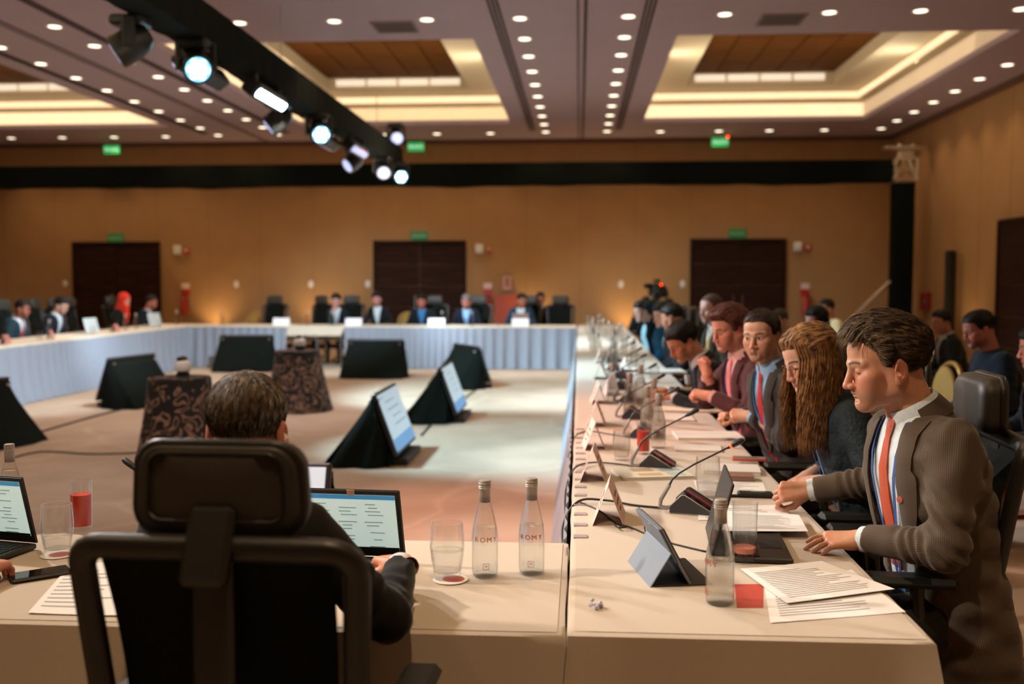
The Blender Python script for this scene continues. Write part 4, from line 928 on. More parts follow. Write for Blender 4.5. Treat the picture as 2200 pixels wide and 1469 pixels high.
# book stack and phone beyond
def book(label, u0, v0, w, d, h, rz, m, z0=0.0, pages=None, name='book', cat='book'):
    p = T(u0, v0); b = thing(name, label, cat, (p.x, p.y, TOP+0.001+z0), rz)
    G().box((0, 0, h/2), (w-0.006, d-0.006, h-0.004), 0.0).build('pages', pages or M_paper, b, smooth=0)
    for z in (0.0015, h-0.0015): G().box((0, 0, z), (w, d, 0.003), 0.001).build('cover', m, b, smooth=0)
    return b
book('brown leather wallet on white papers', 1590, 1030, 0.105, 0.10, 0.020, -4, mat('wallet_brown', '8E6B5C', 0.5), 0.002, MATS['wallet_brown'], 'wallet', 'wallet')
book('white book under the red phone', 1570, 1012, 0.24, 0.18, 0.016, -6, mat('book_white', 'DCD6CE', 0.6))
t = thing('smartphone', 'red-cased phone lying on the white book', 'phone', (T(1610, 997).x+0.0, T(1610, 997).y, TOP+0.0185), -8)
G().box((0, 0, 0.005), (0.15, 0.075, 0.010), 0.004).build('case', mat('case_red', 'C8402C', 0.5), t); G().box((0, 0, 0.0105), (0.138, 0.066, 0.002), 0).build('screen', mat('phone_glass', '8A7A72', 0.15), t, smooth=0)
book('open magazine with pictures lying by the second name card', 1400, 1020, 0.30, 0.21, 0.012, 12, mat('magazine', 'D8D2BE', 0.5), 0.0, None, 'magazine', 'magazine')
mg = bpy.data.objects['magazine']
for k, (x, y, w, h, c) in enumerate(((-0.03, 0.05, 0.09, 0.07, 'B0987C'), (0.09, 0.05, 0.09, 0.08, '9FB0B4'), (-0.02, -0.05, 0.10, 0.05, 'C9A878'), (0.09, -0.05, 0.07, 0.06, 'A8C0C6'))): G().box((x, y, 0.0122), (w, h, 0.0006)).build('picture', mat('pic%d' % k, c, 0.5), mg, smooth=0)
book('closed white folder in front of the dark suited man', 1520, 938, 0.34, 0.24, 0.012, 2, MATS['book_white'])
book('thin white notebook with a pen, beyond the magazine', 1500, 965, 0.22, 0.16, 0.008, -3, MATS['book_white'])
book('cream document in front of the burgundy jacket man', 1490, 880, 0.40, 0.30, 0.012, 0, mat('doc_cream', 'E4D6C2', 0.7))
book('pale blue-lit document pile farther along the right table', 1420, 800, 0.40, 0.34, 0.02, 5, MATS['book_white'])
book('brown folder beyond the cream document', 1450, 838, 0.42, 0.20, 0.012, 3, mat('folder_brown', '8A6A48', 0.6))
t = thing('voice_recorder', 'small black recorder by the speaking man\'s right hand', 'recorder', on(1622, 1068), -4)
G().box((0, 0, 0.011), (0.13, 0.045, 0.020), 0.006).build('body', M_blackp, t); G().box((-0.085, -0.008, 0.005), (0.06, 0.018, 0.008), 0.002).build('clip', M_blackp, t); G().box((0.01, 0, 0.0215), (0.05, 0.022, 0.001)).build('screen', mat('rec_green', '5E7A5C', 0.3), t, smooth=0)
t = thing('crystal_trinket', 'tiny crystal trinket alone on the near end of the right table', 'trinket', on(1280, 1308))
g = G()
rnd = random.Random(2)
for k in range(9):
    c = Vector((rnd.uniform(-.014, .014), rnd.uniform(-.012, .012), 0.005+0.018*rnd.random()*(1 if k > 3 else 0)))
    g.lathe([(0, -0.006), (0.006, 0), (0, 0.006)], 6, Matrix.Translation(c) @ Euler((rnd.random()*3, rnd.random()*3, 0)).to_matrix().to_4x4())
g.build('beads', mat('crystal', 'C9CCE2', 0.1, spec=0.9), t, 0)
t = thing('smartphone', 'black phone lying by the left laptop', 'phone', (-1.475, 2.60, Z), -50)
G().box((0, 0, 0.005), (0.078, 0.155, 0.010), 0.004).build('case', M_blackp, t); G().box((0, 0, 0.0105), (0.068, 0.142, 0.002)).build('screen', mat('phone_black', '0E0C0A', 0.05), t, smooth=0)
sheet('stack of white papers at the near edge, left of the office chair', [T(60, 1318), T(262, 1324), T(262, 1205), T(150, 1215)], TOP+0.0012, 0.002, lines=10, seed=9)
# --- cables over the inner edge
E1 = RX0-0.05
cable('black microphone cable looping over the table edge by the nearest name card', [(0.30, 3.52, TOP+0.006), (0.20, 3.56, TOP+0.005), (0.10, 3.60, TOP+0.012), (0.0, 3.58, TOP+0.012), (-0.055, 3.52, TOP-0.06), (-0.05, 3.42, TOP-0.16), (-0.045, 3.36, TOP-0.30)], 0.0042)
cable('thin black cable crossing under the nearest name card', [(0.0, 3.60, TOP+0.006), (0.07, 3.48, TOP+0.004), (0.13, 3.28, TOP+0.004), (0.16, 3.22, TOP+0.012), (0.13, 3.20, TOP+0.012), (0.12, 3.25, TOP+0.012), (0.17, 3.24, TOP+0.004), (0.26, 3.08, TOP+0.004), (0.38, 2.96, TOP+0.004)], 0.0028)
cable('short hooked cable end sticking up beside the tablet', [(0.215, 3.20, TOP+0.035), (0.212, 3.18, TOP+0.015), (0.222, 3.14, TOP+0.004), (0.26, 3.08, TOP+0.004), (0.30, 3.04, TOP+0.003)], 0.0022)
cable('black microphone cable of the second unit looping to the inner edge', [(0.26, 4.30, TOP+0.006), (0.15, 4.36, TOP+0.008), (0.05, 4.34, TOP+0.014), (-0.02, 4.22, TOP+0.008), (-0.055, 4.15, TOP-0.08), (-0.05, 4.1, TOP-0.25)], 0.0038)
cable('black microphone cable of the third unit looping to the inner edge', [(0.26, 5.12, TOP+0.006), (0.15, 5.2, TOP+0.01), (0.05, 5.22, TOP+0.02), (-0.02, 5.1, TOP+0.008), (-0.055, 5.0, TOP-0.08)], 0.0036)
# --- glassware down the right table
juice('glass of red juice behind the second microphone', on(1382, 975), 0.085, s=1.1)
bt = bottle('glass water bottle right of the red juice glass', on(1414, 962), 0, lettering=False)
dup(bt, on(1390, 938), 0, 'glass water bottle behind the red juice glass')
tm = tumbler('water tumbler left of the second microphone stem', on(1335, 988), 0.03)
jj = [(5.6, .42), (5.9, .30), (6.5, .40), (6.6, .22)]
for k, (yy, xx) in enumerate(jj): dup(bt, (xx, yy, Z), 20*k, 'glass water bottle in the blurred row beyond the juice glass, %s along' % ('first', 'second', 'third', 'fourth')[k])
rnd = random.Random(11)
for k in range(16):
    dup(bt, (rnd.uniform(0.12, 0.55), 9.0+k*0.5+rnd.uniform(-.15, .15), Z), 30*k, 'glass water bottle in the pale blurred cluster far down the right table', 'far bottles on the right table')
for k in range(12):
    dup(tm, (rnd.uniform(0.15, 0.60), 6.2+k*0.8+rnd.uniform(-.2, .2), Z), 0, 'water tumbler in the pale blurred cluster down the right table', 'far tumblers on the right table')
sheet0 = [(5.9, .55), (7.3, .5), (8.0, .45), (9.1, .5), (10.3, .5), (11.4, .45), (13, .5)]
for k, (yy, xx) in enumerate(sheet0):
    book('white papers in front of the blurred delegates, %s pile along the right table' % ordn[k+1], *(1300, 900), 0.24, 0.30, 0.008, 7*k, MATS['book_white']).location = (xx, yy, TOP+0.001)
# --- left and far tables
lw = laptop('open silver laptop on the left table before the man in dark suit', (-7.42, 14.75, Z), 84, 105, mat('laptop_silver', 'C9CDCB', 0.45, 0.2), 0.34, 0.24, False)
dup(lw, (-7.45, 17.1, Z), 78, 'small open silver laptop near the far end of the left table')
wc = tent('white name card lit bright in the middle of the long far table', at(938, 702, y=17.78), 90, 'white name cards on far tables', 1.0, 0.30, mat('card_white', 'EFECEC', 0.7), True)
for u, lab in ((605, 'cream name card at the table without skirt'), (760, 'pale pink name card left on the long far table'), (1118, 'cream name card before the brown-topped laptop at the right of the far table')):
    p = at(u, 702, y=17.78); dup(wc, (p.x, 17.78, Z), 90, lab)
wc.location = (at(938, 702, y=17.78).x, 17.78, Z)
laptop('brown laptop behind the cream name card on the far table', (at(1118, 700, y=18.0).x, 17.98, Z), 0, 105, mat('laptop_brown', '7A5C50', 0.5), 0.30, 0.22, False)
for k, (u, y) in enumerate(((60, 13.55), (235, 15.9), (262, 16.3), (371, 18.0))): dup(bt, (-7.45, y, Z), 0, 'glass water bottle on the left table, %s from the camera' % ('nearest', 'second', 'third', 'fourth')[k])
for k, u in enumerate((663, 712, 480, 950, 1015)): dup(bt, (at(u, 700, y=17.9).x, 17.85+0.05*(k % 2), Z), 0, 'glass water bottle on the far table, %s' % ('on the bare table', 'beside the woman with raised hand', 'at the left corner', 'behind the bright name card', 'right of the grey-haired man')[k])
for k, y in enumerate((11.2, 12.2, 13.1, 14.5, 15.2, 16.9)):
    dup(tm, (-7.35+0.05*(k % 2), y, Z), 0, 'small glass along the inner edge of the left table', 'far tumblers on the left table')
for k in range(8): dup(tm, (at(650+70*k, 700, y=17.85).x, 17.8+0.1*(k % 3), Z), 0, 'small glass along the far table', 'far tumblers on the far table')
tr = tent('red tent card on the left table near the third bottle', (-7.38, 13.45, Z), 20, 'red cards on the left table', 0.9, 0.22, mat('card_red', 'C47A6A', 0.7), True)
dup(tr, (-7.35, 15.35, Z), 10, 'red tent card on the left table before the red headscarf')
dup(tr, (-7.32, 12.25, Z), 15, 'red tent card on the left table before the first delegate')
# ================================================================ people: implicit surfaces meshed with surface nets
class Field:
    def __init__(s, lo, hi, h):
        s.h = h; s.o = np.array(lo, float); s.n = np.ceil((np.array(hi)-s.o)/h).astype(int)+1
        s.F = np.full(s.n, 0.5, np.float32); s.ax = [s.o[i]+h*np.arange(s.n[i]) for i in range(3)]
    def reg(s, lo, hi):
        a = np.clip(np.floor((np.array(lo)-s.o)/s.h).astype(int), 0, s.n); b = np.clip(np.ceil((np.array(hi)-s.o)/s.h).astype(int)+1, 0, s.n)
        sl = tuple(slice(a[i], b[i]) for i in range(3)); X = s.ax[0][sl[0]][:, None, None]; Y = s.ax[1][sl[1]][None, :, None]; Z_ = s.ax[2][sl[2]][None, None, :]
        return sl, X, Y, Z_
    def put(s, fn, lo, hi, k=0.0, sub=False):
        m = k+2*s.h; sl, X, Y, Z_ = s.reg(np.array(lo)-m, np.array(hi)+m)
        if any(q.stop <= q.start for q in sl): return
        d = fn(X, Y, Z_); A = s.F[sl]
        if sub:
            d = -d
            s.F[sl] = np.maximum(A, d) if k <= 0 else -_smin(-A, -d, k)
        else: s.F[sl] = np.minimum(A, d) if k <= 0 else _smin(A, d, k)
    def ell(s, c, r, k=0.0, sub=False, M=None):
        c = np.array(c, float); r = np.array(r, float)
        def f(X, Y, Z_):
            x, y, z = X-c[0], Y-c[1], Z_-c[2]
            if M is not None: x, y, z = (M[0][0]*x+M[1][0]*y+M[2][0]*z), (M[0][1]*x+M[1][1]*y+M[2][1]*z), (M[0][2]*x+M[1][2]*y+M[2][2]*z)
            k0 = np.sqrt((x/r[0])**2+(y/r[1])**2+(z/r[2])**2); k1 = np.sqrt((x/r[0]**2)**2+(y/r[1]**2)**2+(z/r[2]**2)**2)
            return k0*(k0-1)/np.maximum(k1, 1e-6)
        e = max(r) if M is not None else r
        s.put(f, c-e, c+e, k, sub)
    def cone(s, a, b, ra, rb, k=0.0, sub=False, wr=None, end=None):
        a = np.array(a, float); b = np.array(b, float); ba = b-a; L2 = float(ba@ba); rm = max(ra, rb)
        def f(X, Y, Z_):
            x, y, z = X-a[0], Y-a[1], Z_-a[2]; t = (x*ba[0]+y*ba[1]+z*ba[2])/L2; tc = np.clip(t, 0, 1)
            d = np.sqrt((x-tc*ba[0])**2+(y-tc*ba[1])**2+(z-tc*ba[2])**2)-(ra+(rb-ra)*tc)
            if wr is not None: d = d+wr(x, y, z, t)
            if end: d = np.maximum(d, (t-1)*math.sqrt(L2))
            return d
        s.put(f, np.minimum(a, b)-rm-.01, np.maximum(a, b)+rm+.01, k, sub)
    def mesh(s, tag_=None): return surface_nets(s.F, s.o, s.h)
def _smin(a, b, k):
    h = np.clip(0.5+0.5*(b-a)/k, 0, 1); return b*(1-h)+a*h-k*h*(1-h)
def surface_nets(F, o, h):
    S = F < 0; n = F.shape
    c = np.zeros((n[0]-1, n[1]-1, n[2]-1), np.int8); offs = [(i, j, k) for i in (0, 1) for j in (0, 1) for k in (0, 1)]
    for i, j, k in offs: c += S[i:n[0]-1+i, j:n[1]-1+j, k:n[2]-1+k]
    act = (c > 0) & (c < 8); I = np.argwhere(act); idx = np.full(act.shape, -1, np.int64); idx[act] = np.arange(len(I))
    v = np.stack([F[I[:, 0]+a, I[:, 1]+b, I[:, 2]+d] for a, b, d in offs], 1); P = np.zeros((len(I), 3)); cnt = np.zeros(len(I)); O = np.array(offs, float)
    for a in range(8):
        for b in range(a+1, 8):
            if sum(abs(O[a]-O[b])) != 1: continue
            va, vb = v[:, a], v[:, b]; m = (va < 0) != (vb < 0); t = np.where(m, va/np.where(m, va-vb, 1), 0)
            P += np.where(m[:, None], O[a]+t[:, None]*(O[b]-O[a]), 0); cnt += m
    V = o+h*(I+P/cnt[:, None]); Q = []
    for ax in range(3):
        u, w = (ax+1) % 3, (ax+2) % 3
        A = [slice(None)]*3; B = [slice(None)]*3; A[ax] = slice(0, -1); B[ax] = slice(1, None)
        sa, sb = S[tuple(A)], S[tuple(B)]; E = np.argwhere(sa != sb)
        ok = (E[:, u] > 0) & (E[:, w] > 0) & (E[:, u] < n[u]-1) & (E[:, w] < n[w]-1); E = E[ok]
        def cell(du, dw): q = E.copy(); q[:, u] += du; q[:, w] += dw; return idx[q[:, 0], q[:, 1], q[:, 2]]
        q = np.stack([cell(-1, -1), cell(0, -1), cell(0, 0), cell(-1, 0)], 1); fl = sb[E[:, 0], E[:, 1], E[:, 2]]
        q[fl] = q[fl][:, ::-1]; Q.append(q)
    return V, np.concatenate(Q) if Q else np.zeros((0, 4), int)
def fast_obj(name, V, Q, m, parent, tint=None, su=None):
    me = bpy.data.meshes.new(name); me.vertices.add(len(V)); me.vertices.foreach_set('co', np.ascontiguousarray(V, np.float32).ravel())
    me.loops.add(4*len(Q)); me.loops.foreach_set('vertex_index', np.ascontiguousarray(Q, np.int32).ravel()); me.polygons.add(len(Q))
    me.polygons.foreach_set('loop_start', np.arange(len(Q), dtype=np.int32)*4); me.update(calc_edges=True); me.validate()
    me.polygons.foreach_set('use_smooth', np.ones(len(me.polygons), bool))
    if tint is not None:
        at_ = me.color_attributes.new('tint', 'FLOAT_COLOR', 'POINT'); at_.data.foreach_set('color', np.concatenate([tint, np.ones((len(tint), 1))], 1).astype(np.float32).ravel())
    if su is not None:
        at_ = me.attributes.new('su', 'FLOAT', 'POINT'); at_.data.foreach_set('value', su.astype(np.float32))
    o = bpy.data.objects.new(name, me); col.objects.link(o); me.materials.append(m); o.parent = parent; return o
def xf(V, M): A = np.array(M); return V@A[:3, :3].T+A[:3, 3]
def frame(origin, fwd, up):
    """matrix with y=fwd, z=up-ish"""
    f = Vector(fwd).normalized(); u = Vector(up); u = (u-f*u.dot(f)).normalized(); r = f.cross(u)
    return Matrix(((r.x, f.x, u.x, origin[0]), (r.y, f.y, u.y, origin[1]), (r.z, f.z, u.z, origin[2]), (0, 0, 0, 1)))
M_skin = mat('skin', 'C08A6C', 0.48, attr='tint', noise=0.09, nscale=34, sss=0.06, spec=0.4, bump=0.03, bscale=500)
M_hair = {}
def hairmat(c, c2=None):
    k = 'hair_'+c
    if k in MATS: return MATS[k]
    m = mat(k, c, 0.58, spec=0.3); n, L, b = nodes_of(m); tc = n.new('ShaderNodeTexCoord')
    t = n.new('ShaderNodeTexNoise'); t.inputs['Scale'].default_value = 90; t.inputs['Detail'].default_value = 5; mp = n.new('ShaderNodeMapping'); mp.inputs['Scale'].default_value = (1.3, 0.35, 0.45)
    L.new(tc.outputs['Object'], mp.inputs[0]); L.new(mp.outputs[0], t.inputs['Vector'])
    r = n.new('ShaderNodeValToRGB'); e = r.color_ramp.elements; e[0].position = 0.35; e[1].position = 0.72; e[0].color = (*[x*0.55 for x in lin(c)], 1); e[1].color = (*lin(c2 or c), 1)
    L.new(t.outputs['Fac'], r.inputs[0]); L.new(r.outputs[0], b.inputs['Base Color'])
    bp = n.new('ShaderNodeBump'); bp.inputs['Strength'].default_value = 0.6; bp.inputs['Distance'].default_value = 0.004; L.new(t.outputs['Fac'], bp.inputs['Height']); L.new(bp.outputs[0], b.inputs['Normal'])
    return m
def gs(d2, s): return np.exp(-d2/(2*s*s))
def head_block(p, h, neck):
    """skin of head and neck in head space: z=0 chin, y forward, ears at y=0"""
    fem = p.get('fem', 0); W = p.get('w', 1.0); jw = p.get('jaw', 1.0); nz = p.get('nose', 1.0)
    neck = np.array(neck); lo = np.minimum([-.105, -.135, -.03], neck-.07); hi = np.maximum([.105, .15, .255], neck+.07); f = Field(lo, hi, h)
    f.ell((0, -.012, .150), (.074*W, .098, .086)); f.ell((0, .030, .155), (.064*W, .060, .062), .02); f.ell((0, .032, .092), (.057*W, .054, .072), .025)
    for s_ in (-1, 1):
        f.cone((s_*.047*W*jw, -.004, .050), (s_*.014, .070, .017), .016, .015, .036)
        f.cone((s_*.058*W, .0, .10), (s_*.050*W*jw, -.002, .052), .014, .016, .03)
        f.ell((s_*.044*W, .056, .094), (.022, .022, .020), .02)
        f.ell((s_*.031, .064, .064), (.024, .022, .030), .032)
    f.ell((0, .078, .019), (.021, .019, .019), .018); f.ell((0, .079, .050), (.029, .019, .024), .015)
    br = .010 if fem else .013
    for s_ in (-1, 1):
        f.ell((s_*.032, .104, .112), (.020, .0195, .015), .012, True)
        f.cone((s_*.010, .086, .131), (s_*.046*W, .070, .131), br, br*.8, .012)
    # nose
    f.cone((0, .088, .126), (0, .101+.007*nz, .080), .0072, .0096, .010); f.cone((0, .095, .112), (0, .1035+.009*nz, .0765), .0058, .0084, .006)
    f.ell((0, .1035+.009*nz, .0745), (.0096, .0092, .0084), .006)
    for s_ in (-1, 1):
        f.ell((s_*.0128, .101, .0725), (.0082, .0115, .0085), .006)
        if h < .004: f.ell((s_*.0065, .104, .0650), (.0042, .007, .0045), .003, True)
    # lips
    op = p.get('open', 0.0); zl = .047
    for s_ in (-1, 1):
        f.cone((0, .0972, zl+.0045+op*.4), (s_*.024, .0815, zl+.001), .0054, .0028, .005)
        f.cone((0, .0962, zl-.0055-op*.6), (s_*.022, .0815, zl-.001), .0064, .003, .005)
    f.ell((0, .100, zl-op*.1), (.022, .014, .0011+op*.45), .002, True)
    f.ell((0, .093, .0335), (.018, .008, .006), .008, True)
    # eyes: lids as domes, optional opening
    for s_ in (-1, 1):
        f.ell((s_*.0315, .0755, .1125), (.0150, .0140, .0130), .004)
        if p.get('eyes', 'down') == 'open': f.ell((s_*.0315, .092, .1125), (.0125, .016, .0046), .002, True)
        elif h < .004: f.ell((s_*.0315, .094, .1065), (.014, .012, .0016), .002, True)
    # ears
    if not p.get('noears'):
        for s_ in (-1, 1):
            Me = np.array(Euler((R(12), 0, R(-22*s_))).to_matrix())
            f.ell((s_*.080*W, -.014, .099), (.0085, .0195, .034), .004, M=Me)
            f.ell((s_*.080*W, -.006, .074), (.0065, .009, .010), .006)
            if h < .005: f.ell((s_*.0885*W, -.011, .101), (.006, .0118, .022), .003, True, M=Me)
            if h < .005: f.ell((s_*.084*W, -.004, .095), (.006, .007, .009), .004, True)
    # neck
    nr = .046 if fem else .057
    f.cone((0, -.028, .075), neck, nr, nr*1.08, .03)
    if not fem: f.ell((0, .012, -.02), (.012, .012, .016), .02)
    V, Q = f.mesh(); x, y, z = np.abs(V[:, 0]), V[:, 1], V[:, 2]; sk = np.array(lin(p.get('skin', 'C48E70'))); T_ = np.tile(sk, (len(V), 1))
    def mixc(c, a): nonlocal T_; a = np.clip(a, 0, 1)[:, None]; T_ = T_*(1-a)+np.array(lin(c))*a
    red = p.get('flush', 'B4604C')
    mixc(red, .45*gs((x-.045)**2+(z-.085)**2, .02)*(y > .02)); mixc(red, .5*gs(x**2+(z-.078)**2, .014)*(y > .09)); mixc(red, .45*(x > .078)*(y < .02))
    mixc('A45A50' if not fem else 'A8433F', .8*gs((z-zl-.0005)**2, .0058+op*.4)*gs(x**2, .0125)*(y > .082))
    if op: mixc('3A1614', .9*(gs((z-zl+op*.1)**2, .0022)*(x < .019)*(y > .07)))
    if not fem and p.get('stubble', .3): mixc('7A5548', p.get('stubble', .3)*np.clip((.066-z)/.02, 0, 1)*(y > .0)*(z > -.02)*np.clip(1-gs((z-zl)**2, .004)*(x < .022), 0, 1))
    zb = .1335+.004*np.sin(np.clip((x-.012)/.04, 0, 1)*3.0); mixc(p.get('brow', '2A1C12'), .97*gs((z-zb)**2, .0034)*(x > .012)*(x < .052)*(y > .05))
    if p.get('eyes', 'down') == 'down': mixc('2A1A14', .9*gs((z-.1068)**2, .0016)*(x > .019)*(x < .045)*(y > .07)); mixc('9C6A58', .35*gs((x-.032)**2+(z-.116)**2, .009)*(y > .06))
    else: mixc('3A241C', .8*gs((z-.1172)**2, .0014)*(x > .019)*(x < .045)*(y > .07))
    if h >= .004: mixc('3A2418', .7*gs((x-.0315)**2/2+(z-.111)**2, .0055)*(y > .06))
    return V, Q, T_
def hair_block(p, h):
    """short hair: shell over the skull above a hairline"""
    st = p.get('hair', 'short'); t = p.get('vol', .012); fr = p.get('front', .178); W = p.get('w', 1.0); f = Field((-.13, -.16, -.02), (.13, .15, .31), h)
    if st == 'none': return None
    low = p.get('nape', .035); rnd = np.random.RandomState(p.get('seed', 1)); ph = rnd.rand(6)*6.28
    side = p.get('side', .100)
    ys = [-.14, -.06, -.034, -.022, -.004, .006, .020, .036, .060, .085, .13]; zs = [low, low+.008, .075, .118, .138, side, side+.012, .150, fr-.010, fr, fr]
    def cut(X, Y, Z_): return np.interp(np.asarray(Y).ravel(), ys, zs).reshape(np.shape(Y))+.018*np.clip((.045-np.abs(X))/.045, 0, 1)*np.clip((Y-.03)/.04, 0, 1)*p.get('peak', -.3)
    tv = p.get('top', 0.0)
    def fn(X, Y, Z_):
        tt = t*(0.35+0.65*np.clip((Z_-.08)/.10, 0, 1))*(.15+.85*np.clip((Z_-cut(X, Y, Z_))/.035, 0, 1))
        r = np.array([.074*W, .098, .086]); x, y, z = X, Y+.012, Z_-.150
        sw = tv*np.clip((Z_-.17)/.05, 0, 1)*np.clip((Y+.06)/.1, 0, 1)
        rx, ry, rz = r[0]+tt+.002, r[1]+tt+.003, r[2]+tt+sw
        k0 = np.sqrt((x/rx)**2+(y/ry)**2+(z/rz)**2); k1 = np.sqrt((x/rx**2)**2+(y/ry**2)**2+(z/rz**2)**2); d = k0*(k0-1)/np.maximum(k1, 1e-6)
        # forehead bulge so the shell clears the brow region
        x2, y2, z2 = X, Y-.030, Z_-.158; q0 = np.sqrt((x2/(.066*W+tt))**2+(y2/(.062+tt))**2+(z2/(.064+tt+sw))**2); d = np.minimum(d, (q0-1)*.06)
        a = np.arctan2(X, Z_-.12); d = d+(.0011 if t > .013 else .0005)*np.sin(a*34+Y*60+ph[0]+2*np.sin(Y*30+ph[1]))+.0008*np.sin(a*61-Y*90+ph[2])+.002*np.sin(a*9+Y*25+ph[3])*(t > .009)
        return np.maximum(d, (cut(X, Y, Z_)-Z_)*.8+.002*np.sin(a*50+ph[4]))
    f.put(fn, (-.125, -.155, -.01), (.125, .145, .30))
    return f.mesh()
def hand_block(h, pose, skin, side):
    """palm down: wrist at origin, fingers +y, dorsal +z, thumb +x*side"""
    curl = dict(flat=((14, 12, 8), 4), relaxed=((28, 34, 20), 5), fist=((72, 88, 50), 1), grip=((48, 60, 38), 2), pinch=((40, 55, 35), 3))[pose]
    f = Field((-.075, -.05, -.10), (.095, .215, .045), h); xs = (.029, .0095, -.0105, -.029); Ls = (.070, .079, .073, .057); by = (.094, .098, .093, .083)
    f.cone((0, -.045, 0), (0, .01, 0), .026, .026)
    for i in range(4):
        f.cone((xs[i]*.55, .012, 0), (xs[i], by[i], .001), .0155, .0115, .014)
    f.ell((.022, .035, -.008), (.017, .03, .014), .012); f.ell((-.02, .03, -.008), (.014, .03, .013), .012)
    for i in range(4):
        a = 0; q = np.array([xs[i], by[i]-.004, .001]); sp = R((1.5-i)*curl[1]); rr = [.0092, .0085, .0078, .0066]
        if i == 3: rr = [x*.88 for x in rr]
        for k in range(3):
            ex = (1.0, 1.0, 1.0); a += R(curl[0][k]*(1+.10*i if pose != 'flat' else 1+.25*i)); L_ = Ls[i]*(.44, .31, .25)[k]
            d = np.array([math.sin(sp)*math.cos(a), math.cos(sp)*math.cos(a), -math.sin(a)]); e = q+d*L_
            f.cone(q, e, rr[k], rr[k+1], .004 if k == 0 else .003); q = e
    th = dict(flat=[(.020, .018, -.008), (.046, .052, -.014), (.058, .082, -.018), (.060, .106, -.020)], relaxed=[(.020, .018, -.010), (.044, .052, -.020), (.050, .084, -.030), (.046, .108, -.036)],
              fist=[(.020, .020, -.012), (.040, .056, -.026), (.030, .084, -.040), (.010, .094, -.044)], grip=[(.020, .020, -.012), (.044, .054, -.028), (.044, .086, -.042), (.034, .108, -.050)], pinch=[(.020, .018, -.010), (.044, .054, -.022), (.046, .090, -.034), (.040, .116, -.044)])[pose]
    for k in range(3): f.cone(th[k], th[k+1], (.0145, .0115, .0095)[k], (.0115, .0095, .0078)[k], .008 if k == 0 else .003)
    V, Q = f.mesh(); sk = np.array(lin(skin)); T_ = np.tile(sk, (len(V), 1)); kn = np.zeros(len(V))
    for i in range(4): kn += gs((V[:, 0]-xs[i])**2+(V[:, 1]-by[i])**2, .010)
    kn += np.clip((V[:, 1]-.14)/.04, 0, 1); a = np.clip(kn*.3, 0, .4)[:, None]; T_ = T_*(1-a)+np.array(lin('B4604C'))*a
    if side < 0: V = V*np.array([-1, 1, 1]); Q = Q[:, ::-1]
    return V, Q, T_
def ik(S, Wt, l1, l2, pole):
    S, Wt, pole = Vector(S), Vector(Wt), Vector(pole); d = Wt-S; D = min(d.length, (l1+l2)*.998); u = d.normalized(); a = (l1*l1-l2*l2+D*D)/(2*D); hh = math.sqrt(max(0, l1*l1-a*a))
    pl = (pole-u*pole.dot(u)).normalized(); return S+u*a+pl*hh, S+u*D
TW_T = [-.3, 0, .25, .5, .7, .82, .90, .96, 1.02, 1.06]
def torso_prof(p):
    g = p.get('girth', 1.0); fem = p.get('fem', 0); sh = p.get('sh', 1.0)
    a = np.array([.20, .19, .18, .195, .205, .198, .158, .105, .068, .045]); b = np.array([.135, .132, .125, .13, .128, .112, .092, .078, .064, .04])
    if fem: a = np.array([.185, .18, .15, .165, .17, .168, .135, .09, .058, .04]); b = np.array([.13, .125, .11, .122, .125, .10, .08, .068, .055, .035])
    return a*g*np.where(np.array(TW_T) > .6, sh/g, 1), b*g
